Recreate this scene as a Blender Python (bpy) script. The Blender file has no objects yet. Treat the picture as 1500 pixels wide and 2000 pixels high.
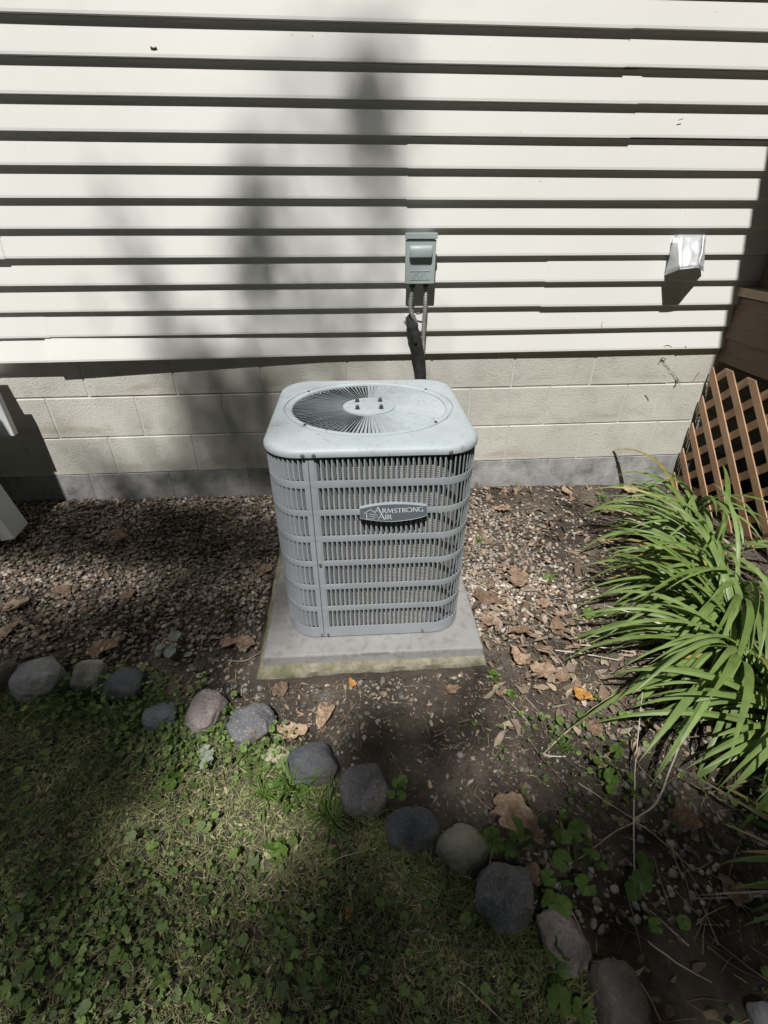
import bpy, math, random
import numpy as np
from mathutils import Vector, Matrix, Euler, noise as mnoise

R = random.Random(7)
rng = np.random.default_rng(11)
sc = bpy.context.scene
COL = sc.collection
PI = math.pi

# ---------------------------------------------------------------- camera
FPX, YAW, PITCH, ROLL = 925.26, -0.0777, 0.56663, 0.00124
CAM = np.array([-0.0342, -2.2805, 1.1521])
def basis():
    cy, sy, cp, sp = math.cos(YAW), math.sin(YAW), math.cos(PITCH), math.sin(PITCH)
    f = np.array([-sy*cp, cy*cp, -sp]); r = np.array([cy, sy, 0.]); u = np.cross(r, f)
    cr, sr = math.cos(ROLL), math.sin(ROLL)
    return cr*r+sr*u, -sr*r+cr*u, f
CR, CU, CF = basis()
cam_d = bpy.data.cameras.new('camera'); cam = bpy.data.objects.new('camera', cam_d); COL.objects.link(cam)
cam.matrix_world = Matrix([[CR[0], CU[0], -CF[0], CAM[0]], [CR[1], CU[1], -CF[1], CAM[1]], [CR[2], CU[2], -CF[2], CAM[2]], [0, 0, 0, 1]])
cam_d.sensor_fit = 'HORIZONTAL'; cam_d.sensor_width = 36; cam_d.lens = 36*FPX/1500
cam_d.clip_start = .02; cam_d.clip_end = 400
sc.camera = cam
# surveying helpers: where a sight line meets a horizontal / frontal plane
def ray(x, y): return CF*FPX + CR*(x-750) + CU*(1000-y)
def onz(x, y, z=-.165): d = ray(x, y); return CAM + d*((z-CAM[2])/d[2])
def ony(x, y, Y): d = ray(x, y); return CAM + d*((Y-CAM[1])/d[1])
def proj(P):
    d = np.atleast_2d(P) - CAM; z = d@CF; z = np.where(z < 1e-3, 1e-3, z)
    return 750+FPX*(d@CR)/z, 1000-FPX*(d@CU)/z

# ---------------------------------------------------------------- world, sun, exposure
SUN = np.array([-.25, -1., 1.93]); SUN /= np.linalg.norm(SUN)
w = bpy.data.worlds.new('World'); sc.world = w; w.use_nodes = True
nt = w.node_tree; bg = nt.nodes['Background']
sky = nt.nodes.new('ShaderNodeTexSky'); sky.sky_type = 'NISHITA'; sky.sun_disc = False
sky.sun_elevation = math.asin(SUN[2]); sky.sun_rotation = math.atan2(SUN[0], SUN[1])
sky.air_density = 1.0; sky.dust_density = .5
nt.links.new(sky.outputs[0], bg.inputs[0]); bg.inputs[1].default_value = .05
sl = bpy.data.lights.new('sun', 'SUN'); sl.energy = 4.9; sl.angle = math.radians(.53); sl.color = (1, .975, .94)
so = bpy.data.objects.new('sun', sl); COL.objects.link(so)
so.rotation_euler = Vector(-SUN).to_track_quat('-Z', 'Y').to_euler(); so.location = (-3, -12, 22)
sc.view_settings.view_transform = 'Standard'; sc.view_settings.look = 'None'
sc.view_settings.exposure = .20; sc.view_settings.gamma = 1; sc.view_settings.use_curve_mapping = False
sc.render.engine = 'CYCLES'
sc.cycles.max_bounces = 6; sc.cycles.transparent_max_bounces = 6

# ---------------------------------------------------------------- materials
def new_mat(name):
    m = bpy.data.materials.new(name); m.use_nodes = True
    return m, m.node_tree, m.node_tree.nodes['Principled BSDF']
def nd(nt, t, **k):
    n = nt.nodes.new(t)
    for a, b in k.items():
        if a.startswith('i_'):
            n.inputs[a[2:].replace('_', ' ')].default_value = b
        else: setattr(n, a, b)
    return n
def ramp(nt, fac, stops):
    r = nt.nodes.new('ShaderNodeValToRGB'); e = r.color_ramp.elements
    while len(e) < len(stops): e.new(.5)
    for q, (p, c) in zip(e, stops): q.position = p; q.color = (*c, 1) if len(c) == 3 else c
    nt.links.new(fac, r.inputs[0]); return r.outputs[0]
def noi(nt, co, scale, detail=4, rough=.55, dist=0):
    n = nt.nodes.new('ShaderNodeTexNoise'); n.inputs['Scale'].default_value = scale
    n.inputs['Detail'].default_value = detail; n.inputs['Roughness'].default_value = rough; n.inputs['Distortion'].default_value = dist
    if co is not None: nt.links.new(co, n.inputs['Vector'])
    return n.outputs['Fac']
def coords(nt, kind='Object', scale=None):
    t = nt.nodes.new('ShaderNodeTexCoord')
    if kind == 'World': o = nt.nodes.new('ShaderNodeNewGeometry').outputs['Position']
    else: o = t.outputs[kind]
    if scale:
        mp = nt.nodes.new('ShaderNodeMapping'); mp.inputs['Scale'].default_value = scale
        nt.links.new(o, mp.inputs[0]); o = mp.outputs[0]
    return o
def mix(nt, fac, a, b, mode='MIX'):
    m = nt.nodes.new('ShaderNodeMix'); m.data_type = 'RGBA'; m.blend_type = mode
    for sock, v in ((m.inputs[0], fac), (m.inputs[6], a), (m.inputs[7], b)):
        if isinstance(v, (int, float)): sock.default_value = v
        elif isinstance(v, tuple): sock.default_value = (*v, 1)
        else: nt.links.new(v, sock)
    return m.outputs[2]
def bump(nt, bs, h, strength, dist=.01):
    b = nt.nodes.new('ShaderNodeBump'); b.inputs['Strength'].default_value = strength; b.inputs['Distance'].default_value = dist
    nt.links.new(h, b.inputs['Height']); nt.links.new(b.outputs[0], bs.inputs['Normal']); return b
def simple(name, c1, c2, scale=8, rough=.6, metal=0, bs_=.0, bscale=60, kind='Object', spec=.5, stops=(.35, .65), aniso=None, bdist=.002):
    m, nt, bs = new_mat(name); co = coords(nt, kind, aniso)
    nt.links.new(ramp(nt, noi(nt, co, scale), [(stops[0], c1), (stops[1], c2)]), bs.inputs['Base Color'])
    bs.inputs['Roughness'].default_value = rough; bs.inputs['Metallic'].default_value = metal
    bs.inputs['Specular IOR Level'].default_value = spec
    if bs_: bump(nt, bs, noi(nt, co, bscale, 3), bs_, bdist)
    return m

def m_siding():
    m, nt, bs = new_mat('vinyl_siding'); co = coords(nt, 'World')
    base = ramp(nt, noi(nt, co, 1.3, 3), [(.3, (.685, .68, .655)), (.7, (.745, .74, .715))])
    g = coords(nt, 'World', (1.5, 1, 60))
    base = mix(nt, .12, base, ramp(nt, noi(nt, g, 12, 3), [(.3, (.60, .58, .53)), (.7, (.80, .78, .73))]))
    specks = ramp(nt, noi(nt, co, 55, 2, .7), [(.0, (0, 0, 0)), (.755, (0, 0, 0)), (.80, (1, 1, 1))])
    base = mix(nt, specks, base, (.28, .25, .20))
    nt.links.new(base, bs.inputs['Base Color']); bs.inputs['Roughness'].default_value = .55
    bs.inputs['Specular IOR Level'].default_value = .3
    b = bump(nt, bs, noi(nt, coords(nt, 'World', (3, 1, 90)), 14, 4), .25, .0006)
    return m
def m_block():
    m, nt, bs = new_mat('painted_block'); co = coords(nt, 'World')
    base = ramp(nt, noi(nt, co, 2.2, 5), [(.3, (.53, .52, .46)), (.7, (.65, .64, .575))])
    # brown stain band low in each course
    sep = nt.nodes.new('ShaderNodeSeparateXYZ'); nt.links.new(co, sep.inputs[0])
    d = nd(nt, 'ShaderNodeMath', operation='DIVIDE'); nt.links.new(sep.outputs[2], d.inputs[0]); d.inputs[1].default_value = .2032
    fr = nd(nt, 'ShaderNodeMath', operation='FRACT'); nt.links.new(d.outputs[0], fr.inputs[0])
    band = ramp(nt, fr.outputs[0], [(0, (0, 0, 0)), (.06, (.1, .1, .1)), (.20, (1, 1, 1)), (.34, (.25, .25, .25)), (.5, (0, 0, 0))])
    st = ramp(nt, noi(nt, coords(nt, 'World', (1.6, 1, 3)), 2.4, 5, .6, .6), [(.47, (0, 0, 0)), (.66, (.6, .6, .6))])
    k = mix(nt, 1., band, st, 'MULTIPLY')
    base = mix(nt, k, base, (.36, .29, .20))
    dk = ramp(nt, noi(nt, co, 6, 6, .7), [(.5, (0, 0, 0)), (.72, (.4, .4, .4))])
    base = mix(nt, dk, base, (.30, .285, .24))
    sp = ramp(nt, noi(nt, co, 90, 2), [(.68, (0, 0, 0)), (.74, (.7, .7, .7))])
    base = mix(nt, sp, base, (.20, .18, .14))
    nt.links.new(base, bs.inputs['Base Color']); bs.inputs['Roughness'].default_value = .8; bs.inputs['Specular IOR Level'].default_value = .2
    bump(nt, bs, noi(nt, co, 130, 3, .7), .9, .003)
    return m
def m_footing():
    m, nt, bs = new_mat('bare_footing_block'); co = coords(nt, 'World')
    base = ramp(nt, noi(nt, co, 7, 7, .68), [(.30, (.10, .10, .10)), (.46, (.30, .30, .295)), (.68, (.48, .48, .46))])
    nt.links.new(base, bs.inputs['Base Color']); bs.inputs['Roughness'].default_value = .9
    bump(nt, bs, noi(nt, co, 110, 4, .75), .8, .004); return m
def m_paint(name, c, rough=.42, dirt=(.20, .17, .13), amount=.5, thr=.62, kind='Object', sp=.735):
    m, nt, bs = new_mat(name); co = coords(nt, kind)
    c2 = tuple(v*.88 for v in c)
    base = ramp(nt, noi(nt, co, 9, 5), [(.35, c2), (.65, c)])
    d = ramp(nt, noi(nt, co, 38, 6, .72), [(thr, (0, 0, 0)), (thr+.12, (amount,)*3)])
    base = mix(nt, d, base, dirt)
    d2 = ramp(nt, noi(nt, co, 150, 2, .5), [(sp, (0, 0, 0)), (sp+.02, (.9, .9, .9))])
    base = mix(nt, d2, base, tuple(v*.4 for v in c))
    nt.links.new(base, bs.inputs['Base Color']); bs.inputs['Roughness'].default_value = rough
    bs.inputs['Specular IOR Level'].default_value = .4
    bump(nt, bs, noi(nt, co, 260, 2), .12, .0008); return m
def m_ground():
    m, nt, bs = new_mat('soil'); co = coords(nt, 'World')
    base = ramp(nt, noi(nt, co, 5, 8, .65), [(.35, (.034, .029, .025)), (.55, (.092, .077, .063)), (.75, (.20, .17, .14))])
    sp = ramp(nt, noi(nt, co, 75, 4, .7), [(.56, (0, 0, 0)), (.70, (.8, .8, .8))])
    base = mix(nt, sp, base, (.15, .115, .08))
    nt.links.new(base, bs.inputs['Base Color']); bs.inputs['Roughness'].default_value = .95; bs.inputs['Specular IOR Level'].default_value = .15
    bump(nt, bs, noi(nt, co, 60, 8, .75), 1., .012); return m
def m_tint(name, rough=.6, transl=0., nsc=90, amt=.35, bs_=.3, spec=.3):
    m, nt, bs = new_mat(name)
    a = nt.nodes.new('ShaderNodeAttribute'); a.attribute_name = 'tint'
    co = coords(nt, 'World')
    v = ramp(nt, noi(nt, co, nsc, 4, .65), [(.3, (1-amt,)*3), (.7, (1, 1, 1))])
    c = mix(nt, 1., a.outputs['Color'], v, 'MULTIPLY')
    nt.links.new(c, bs.inputs['Base Color']); bs.inputs['Roughness'].default_value = rough; bs.inputs['Specular IOR Level'].default_value = spec
    if bs_: bump(nt, bs, noi(nt, co, nsc*3, 3), bs_, .001)
    if transl: translucent(nt, bs, c, transl)
    return m
def translucent(nt, bs, c, f):
    t = nt.nodes.new('ShaderNodeBsdfTranslucent'); mx = nt.nodes.new('ShaderNodeMixShader'); mx.inputs[0].default_value = f
    if isinstance(c, tuple): t.inputs[0].default_value = (*c, 1)
    else: nt.links.new(c, t.inputs[0])
    out = nt.nodes['Material Output']
    nt.links.new(bs.outputs[0], mx.inputs[1]); nt.links.new(t.outputs[0], mx.inputs[2]); nt.links.new(mx.outputs[0], out.inputs[0])
def m_leaf(name, ca, cb, transl=.3, rough=.45, stripe=True):
    m, nt, bs = new_mat(name); co = coords(nt, 'Object')
    oi = nt.nodes.new('ShaderNodeObjectInfo')
    c = ramp(nt, oi.outputs['Random'], [(0, ca), (1, cb)])
    v = ramp(nt, noi(nt, coords(nt, 'World'), 14, 4), [(.3, (.72, .72, .72)), (.7, (1.1, 1.1, 1.0))])
    c = mix(nt, 1., c, v, 'MULTIPLY')
    nt.links.new(c, bs.inputs['Base Color']); bs.inputs['Roughness'].default_value = rough
    bs.inputs['Specular IOR Level'].default_value = .35
    translucent(nt, bs, c, transl); return m
def m_dead(name, c1, c2, c3):
    m, nt, bs = new_mat(name); co = coords(nt, 'Object')
    c = ramp(nt, noi(nt, co, 34, 5, .65), [(.3, c1), (.55, c2), (.75, c3)])
    f2 = noi(nt, co, 160, 4, .7); c = mix(nt, 1., c, ramp(nt, f2, [(.35, (.62, .58, .54)), (.6, (1, 1, 1))]), 'MULTIPLY')
    oi = nt.nodes.new('ShaderNodeObjectInfo'); c = mix(nt, 1., c, ramp(nt, oi.outputs['Random'], [(0, (.78, .74, .72)), (.5, (1.0, .96, .92)), (1, (1.2, 1.16, 1.12))]), 'MULTIPLY')
    nt.links.new(c, bs.inputs['Base Color']); bs.inputs['Roughness'].default_value = .7; bs.inputs['Specular IOR Level'].default_value = .25
    bump(nt, bs, f2, .4, .002); translucent(nt, bs, c, .15); return m
def m_stone(name, c1, c2, c3, speck=(.5, .5, .5), samt=.5, scale=9, moss=0):
    c1, c2, c3 = [tuple(v*1.35 for v in c) for c in (c1, c2, c3)]
    m, nt, bs = new_mat(name); co = coords(nt, 'Object')
    c = ramp(nt, noi(nt, co, scale, 7, .65), [(.3, c1), (.52, c2), (.72, c3)])
    s = ramp(nt, noi(nt, co, 150, 3, .6), [(.56, (0, 0, 0)), (.66, (samt,)*3)])
    c = mix(nt, s, c, speck)
    s = ramp(nt, noi(nt, co, 12, 6, .7), [(.50, (0, 0, 0)), (.66, (.65,)*3)]); c = mix(nt, s, c, (.13, .108, .08))
    s = ramp(nt, noi(nt, co, 120, 3, .6), [(.30, (samt,)*3), (.42, (0, 0, 0))])
    c = mix(nt, s, c, tuple(v*.25 for v in c1))
    if moss:
        g = ramp(nt, noi(nt, co, 14, 5), [(.5, (0, 0, 0)), (.65, (moss,)*3)]); c = mix(nt, g, c, (.09, .105, .03))
    nt.links.new(c, bs.inputs['Base Color']); bs.inputs['Roughness'].default_value = .78; bs.inputs['Specular IOR Level'].default_value = .3
    bump(nt, bs, noi(nt, co, 55, 6, .75), 1., .008); return m
def m_wood(name, c1, c2, rough=.75, axis=(2, 2, 30)):
    m, nt, bs = new_mat(name); co = coords(nt, 'World', axis)
    f = noi(nt, co, 5, 6, .6, 1)
    c = ramp(nt, f, [(.3, c1), (.7, c2)])
    nt.links.new(c, bs.inputs['Base Color']); bs.inputs['Roughness'].default_value = rough
    bump(nt, bs, f, .4, .003); return m
def m_coil():
    m, nt, bs = new_mat('condenser_fins'); co = coords(nt, 'Object')
    sep = nt.nodes.new('ShaderNodeSeparateXYZ'); nt.links.new(co, sep.inputs[0])
    mz = nd(nt, 'ShaderNodeMath', operation='MULTIPLY'); nt.links.new(sep.outputs[2], mz.inputs[0]); mz.inputs[1].default_value = 2*PI/.0060
    sn = nd(nt, 'ShaderNodeMath', operation='SINE'); nt.links.new(mz.outputs[0], sn.inputs[0])
    c = ramp(nt, sn.outputs[0], [(0, (.20, .19, .165)), (.5, (.60, .575, .51))])
    d = ramp(nt, noi(nt, co, 25, 5, .6), [(.35, (.6, .58, .52)), (.6, (1, 1, 1))])
    nt.links.new(mix(nt, 1., c, d, 'MULTIPLY'), bs.inputs['Base Color']); bs.inputs['Roughness'].default_value = .6
    bs.inputs['Metallic'].default_value = .2; bump(nt, bs, sn.outputs[0], .8, .002); return m
def m_slab():
    m, nt, bs = new_mat('mossy_concrete'); co = coords(nt, 'World')
    c = ramp(nt, noi(nt, co, 30, 6, .7), [(.3, (.13, .12, .085)), (.6, (.30, .275, .205)), (.8, (.40, .38, .30))])
    g = ramp(nt, noi(nt, co, 11, 5, .65), [(.46, (0, 0, 0)), (.64, (.6, .6, .6))]); c = mix(nt, g, c, (.13, .14, .05))
    nt.links.new(c, bs.inputs['Base Color']); bs.inputs['Roughness'].default_value = .95; bump(nt, bs, noi(nt, co, 120, 4, .7), 1, .005); return m

M = dict(
    siding=m_siding(), block=m_block(), footing=m_footing(), soil=m_ground(), slab=m_slab(), coil=m_coil(),
    mortar=simple('painted_mortar', (.54, .53, .475), (.64, .63, .57), 14, .85, bs_=.5),
    sheath=simple('sheathing', (.05, .045, .04), (.08, .07, .06)),
    ac=m_paint('grey_enamel', (.35, .378, .402), amount=.5, thr=.66), actop=m_paint('weathered_grey_enamel', (.39, .435, .455), .5, (.17, .15, .12), .6, .58, 'Object', .715),
    acvane=m_paint('chalky_grey_enamel', (.37, .415, .43), .6, (.17, .155, .125), .5, .56, 'World', .685),
    dark=simple('dark_interior', (.012, .012, .013), (.022, .022, .024), rough=.7),
    slot=simple('dark_grey_metal', (.09, .10, .105), (.12, .13, .135)),  # plain dark grey metal for seam backing, base pan and fan
    pad=m_paint('grey_pad_plastic', (.27, .268, .262), .72, (.17, .15, .125), .55, .50),
    badge=simple('badge_slate', (.125, .15, .175), (.14, .165, .19), 12, .35), badgerim=simple('badge_edge', (.26, .29, .31), (.30, .33, .35), 12, .45),
    white=simple('white_print', (.74, .78, .80), (.80, .84, .86), 6, .4),
    screw=simple('zinc_screw', (.42, .42, .40), (.25, .23, .20), 60, .4, .7), nut=simple('dark_nut', (.05, .055, .06), (.09, .095, .10), 40, .4, .4),
    box=m_paint('disconnect_grey', (.40, .46, .455), .45, (.3, .28, .24), .2, .7),
    conduit=simple('grey_conduit', (.17, .18, .185), (.25, .26, .265), 30, .5), conduit2=simple('metal_conduit', (.22, .21, .20), (.36, .35, .33), 30, .45, .3),
    foam=simple('black_foam', (.014, .014, .015), (.035, .034, .034), 50, .85, bs_=.7, bscale=120),
    caulk=simple('white_caulk', (.62, .60, .54), (.76, .75, .70), 40, .7, bs_=.6, bscale=90),
    alu=simple('aluminium', (.56, .58, .60), (.70, .71, .72), 16, .5, .55, bs_=.4, bscale=22, bdist=.004),
    dwood=m_wood('stained_deck_wood', (.105, .068, .046), (.19, .13, .088)), cap=m_wood('weathered_board', (.27, .20, .13), (.42, .33, .22)),
    lattice=simple('tan_lattice', (.35, .21, .12), (.44, .275, .17), 10, .5, bs_=.2),
    trimw=simple('white_trim', (.60, .62, .63), (.70, .71, .72), 5, .5), shing=simple('roof_shingle', (.05, .045, .04), (.10, .09, .08), 30, .9),
    bark=simple('bark', (.06, .045, .033), (.13, .10, .075), 12, .9, bs_=1, bscale=25, bdist=.03, aniso=(3, 3, .6)),
    pebble=m_tint('pebble', .62, 0, 120, .35, .25), twig=simple('twig_bark', (.10, .075, .055), (.20, .15, .11), 50, .8, bs_=.5),
    straw=simple('dry_stalk', (.27, .215, .145), (.43, .35, .25), 25, .65), strawp=simple('pale_stalk', (.40, .35, .27), (.56, .50, .41), 25, .6),
    grass=m_tint('grass_blade', .55, .25, 60, .3, 0), litter=m_tint('leaf_litter', .8, .1, 70, .4, .4),
    lily=m_leaf('daylily_leaf', (.15, .225, .06), (.235, .33, .12), .3, .42), lilyyellow=m_leaf('yellowing_leaf', (.30, .25, .06), (.38, .33, .12), .3),
    weed=m_leaf('weed_leaf', (.085, .16, .03), (.15, .24, .05), .3, .5), greyleaf=m_leaf('silvery_leaf', (.26, .30, .25), (.34, .38, .32), .2),
    canopy=m_leaf('tree_leaf', (.05, .09, .02), (.08, .13, .035), .15),
)
DEAD = [m_dead('dead_leaf_tan', (.26, .18, .125), (.42, .32, .235), (.52, .42, .33)),
        m_dead('dead_leaf_brown', (.15, .10, .07), (.27, .195, .14), (.37, .28, .21)),
        m_dead('dead_leaf_orange', (.30, .14, .03), (.48, .27, .08), (.55, .38, .16))]

# ---------------------------------------------------------------- mesh helpers
def root_loc(o):
    while o.parent: o = o.parent
    return np.array(o.location)
def link(name, me, parent=None, mat_=None, loc=None):
    o = bpy.data.objects.new(name, me); COL.objects.link(o)
    if parent is not None: o.parent = parent
    if loc is not None: o.location = loc
    if mat_ is not None and not me.materials: me.materials.append(mat_)
    return o
def tag(o, label=None, cat=None, group=None, kind=None):
    if label: o['label'] = label
    if cat: o['category'] = cat
    if group: o['group'] = group
    if kind: o['kind'] = kind
    return o
def thing(name, label, cat, loc=(0, 0, 0), group=None, rz=0):
    o = bpy.data.objects.new(name, None); o.empty_display_size = .05; COL.objects.link(o)
    o.location = loc; o.rotation_euler = (0, 0, rz)
    return tag(o, label, cat, group)
class MB:
    def __init__(s): s.v = []; s.f = []
    def add(s, v, f):
        n = len(s.v); s.v += [tuple(map(float, p)) for p in v]; s.f += [tuple(i+n for i in q) for q in f]; return s
    def box(s, lo, hi, rot=None, bev=0):
        (x0, y0, z0), (x1, y1, z1) = lo, hi
        v = [(x0, y0, z0), (x1, y0, z0), (x1, y1, z0), (x0, y1, z0), (x0, y0, z1), (x1, y0, z1), (x1, y1, z1), (x0, y1, z1)]
        if rot is not None:
            c = Vector(((x0+x1)/2, (y0+y1)/2, (z0+z1)/2)); v = [tuple(c + rot @ (Vector(p)-c)) for p in v]
        return s.add(v, [(0, 3, 2, 1), (4, 5, 6, 7), (0, 1, 5, 4), (1, 2, 6, 5), (2, 3, 7, 6), (3, 0, 4, 7)])
    def tube(s, pts, rad, n=8, cap=True):
        pts = [Vector(p) for p in pts]; N = len(pts)
        if not hasattr(rad, '__len__'): rad = [rad]*N
        up = Vector((.123, .2, 1)).normalized(); V = []; F = []
        for i, p in enumerate(pts):
            t = (pts[min(i+1, N-1)]-pts[max(i-1, 0)]).normalized()
            a = t.cross(up)
            if a.length < .1: a = t.cross(Vector((1, 0, 0)))
            a.normalize(); b = t.cross(a)
            for k in range(n):
                q = 2*PI*k/n; V.append(p + (a*math.cos(q)+b*math.sin(q))*rad[i])
        for i in range(N-1):
            for k in range(n):
                F.append((i*n+k, i*n+(k+1) % n, (i+1)*n+(k+1) % n, (i+1)*n+k))
        if cap: F += [tuple(range(n))[::-1], tuple((N-1)*n+k for k in range(n))]
        return s.add(V, F)
    def prism(s, poly, axis, a, b):   # poly of 2-tuples extruded along axis 'x','y','z'
        n = len(poly)
        def P(q, t): return {'x': (t, q[0], q[1]), 'y': (q[0], t, q[1]), 'z': (q[0], q[1], t)}[axis]
        v = [P(q, a) for q in poly]+[P(q, b) for q in poly]
        return s.add(v, [tuple(range(n))[::-1], tuple(range(n, 2*n))]+[(i, (i+1) % n, n+(i+1) % n, n+i) for i in range(n)])
    def rings(s, rs, close0=False, close1=False):
        n = len(rs[0]); V = [p for r in rs for p in r]
        F = [(i*n+k, i*n+(k+1) % n, (i+1)*n+(k+1) % n, (i+1)*n+k) for i in range(len(rs)-1) for k in range(n)]
        if close0: F.append(tuple(range(n))[::-1])
        if close1: F.append(tuple((len(rs)-1)*n+k for k in range(n)))
        return s.add(V, F)
    def mesh(s, name, off=(0, 0, 0), smooth=False, fix=True):
        me = bpy.data.meshes.new(name)
        me.from_pydata([(p[0]-off[0], p[1]-off[1], p[2]-off[2]) for p in s.v], [], s.f)
        if fix:
            import bmesh
            bm = bmesh.new(); bm.from_mesh(me); bmesh.ops.recalc_face_normals(bm, faces=bm.faces); bm.to_mesh(me); bm.free()
        if smooth:
            me.polygons.foreach_set('use_smooth', [True]*len(me.polygons))
            try: me.set_sharp_from_angle(angle=math.radians(40))
            except Exception: pass
        me.update(); return me
    def build(s, name, mat_, parent=None, smooth=False, local=False, loc=None):
        off = (0, 0, 0)
        if parent is not None and not local: off = root_loc(parent)
        elif loc is not None: off = loc
        me = s.mesh(name, off, smooth)
        return link(name, me, parent, mat_, loc if parent is None else None)
def smooth_path(pts, n=6):
    P = [Vector(p) for p in pts]; out = []
    for i in range(len(P)-1):
        a, b, c, d = P[max(i-1, 0)], P[i], P[i+1], P[min(i+2, len(P)-1)]
        for k in range(n):
            t = k/n
            out.append(.5*((2*b)+(c-a)*t+(2*a-5*b+4*c-d)*t*t+(3*b-a-3*c+d)*t**3))
    out.append(P[-1]); return out
def np_mesh(name, V, F, tint=None, smooth=False):
    V = np.asarray(V, np.float32); F = np.asarray(F, np.int32); k = F.shape[1]
    me = bpy.data.meshes.new(name); me.vertices.add(len(V)); me.vertices.foreach_set('co', V.ravel())
    me.loops.add(F.size); me.loops.foreach_set('vertex_index', F.ravel())
    me.polygons.add(len(F)); me.polygons.foreach_set('loop_start', np.arange(0, F.size, k, dtype=np.int32))
    me.polygons.foreach_set('loop_total', np.full(len(F), k, np.int32))
    if smooth: me.polygons.foreach_set('use_smooth', np.ones(len(F), bool))
    if tint is not None:
        a = me.attributes.new('tint', 'FLOAT_COLOR', 'POINT')
        a.data.foreach_set('color', np.concatenate([tint, np.ones((len(tint), 1))], 1).astype(np.float32).ravel())
    me.update(); me.validate(); return me

def hnoise(x, y, s, seed=0):   # cheap smooth 2D value field from sines
    x = np.asarray(x, float); y = np.asarray(y, float); o = np.zeros_like(x)
    r = np.random.default_rng(seed)
    for k in range(6):
        a = r.uniform(0, 2*PI); q = s*(.6+.35*k); o += np.sin((x*math.cos(a)+y*math.sin(a))*q + r.uniform(0, 6.28))/(1+.35*k)
    return o/2.6
def gz(x, y):
    x = np.asarray(x, float); y = np.asarray(y, float)
    h = -.165 + .006*hnoise(x, y, 3., 1) + .003*hnoise(x, y, 11., 2)
    h = h + .018*np.clip((-x-.9)/.8, 0, 1)*np.clip((y+.5)/.5, 0, 1)          # gravel heaped a little by the wall on the left
    h = h - .02*np.clip((x-1.0)/.6, 0, 1)*np.clip((y+.5)/.5, 0, 1)
    return h
def G(x, y): return float(gz(x, y))

# ================================================================ SETTING
# ground sheet: fine near the camera, coarse to the horizon
def axis(lo, hi, step, far):
    a = list(np.arange(lo, hi+1e-6, step)); d = step; p = hi
    while p < far: d *= 1.35; p += d; a.append(p)
    d = step; p = lo
    while p > -far: d *= 1.35; p -= d; a.insert(0, p)
    return np.array(a)
ax, ay = axis(-2.2, 2.2, .025, 60), axis(-2.8, .3, .025, 60)
X, Y = np.meshgrid(ax, ay); Z = gz(X, Y) + .004*hnoise(X, Y, 45, 3)*(np.abs(X) < 3)
V = np.stack([X.ravel(), Y.ravel(), Z.ravel()], 1); nx = len(ax)
I = (np.arange(len(ay)-1)[:, None]*nx+np.arange(nx-1)[None, :]).ravel()
ground = link('ground', np_mesh('ground', V, np.stack([I, I+1, I+nx+1, I+nx], 1), smooth=True), None, M['soil']); tag(ground, kind='structure')

# ---------------------------------------------------------------- house
house = thing('house', 'cream vinyl sided house wall on a painted concrete block foundation', 'house', (0, 0, -.2))
MB().box((-6, .02, .58), (7, .3, 3.2)).box((-6, .012, -.4), (7, .3, .60)).build('wall_core', M['sheath'], house)
# foundation: a bed of mortar that the blocks stand proud of
fnd = MB().box((-6, .0010, .001), (7, .0115, .598)).build('foundation_wall', M['mortar'], house)
MB().box((-6, .0010, -.4), (7, .0112, .0005)).build('footing_bed', M['footing'], house)
BX0 = -1.2524
def block_mesh(wd, ht, seed):
    r = random.Random(seed); w2, h2 = wd/2, ht/2; b = .0022
    m = MB()
    o = [(-w2, -h2), (w2, -h2), (w2, h2), (-w2, h2)]; i_ = [(-w2+b, -h2+b), (w2-b, -h2+b), (w2-b, h2-b), (-w2+b, h2-b)]
    v = [(x, .0045, z) for x, z in o]+[(x+r.uniform(-.001, .001), .0, z+r.uniform(-.001, .001)) for x, z in o]+[(x, -.0022, z) for x, z in i_]
    f = [(0, 1, 5, 4), (1, 2, 6, 5), (2, 3, 7, 6), (3, 0, 4, 7), (4, 5, 9, 8), (5, 6, 10, 9), (6, 7, 11, 10), (7, 4, 8, 11), (8, 9, 10, 11)]
    m.add(v, f); return m.mesh('concrete_block', fix=True)
bmeshes = [block_mesh(.3985, .1965, k) for k in range(4)]; fmeshes = [block_mesh(.400, .198, k+9) for k in range(3)]
for me in bmeshes: me.materials.append(M['block'])
for me in fmeshes: me.materials.append(M['footing'])
for row in range(4):
    z = (-.1, .1016, .3048, .5)[row]
    off = (.17, .21, 0, .0)[row] if row < 3 else 0
    offs = {0: .27, 1: .02, 2: .2032, 3: 0.}[row]
    for n in range(-12, 20):
        x = BX0 + .4064*(n+.5) + offs
        if x < -5.8 or x > 6.7: continue
        me = fmeshes[(n*7) % 3] if row == 0 else bmeshes[(n*5+row) % 4]
        o = link('concrete_block' if row else 'footing_block', me, fnd, loc=(x, -.0 + R.uniform(-.0008, .0008), z+.2+(0 if row else 0)))
        if row == 3: o.scale = (1, 1, .97); o.location.z = .5065+.2
        o.rotation_euler = (R.uniform(-.002, .002), 0, R.uniform(-.002, .002))

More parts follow.
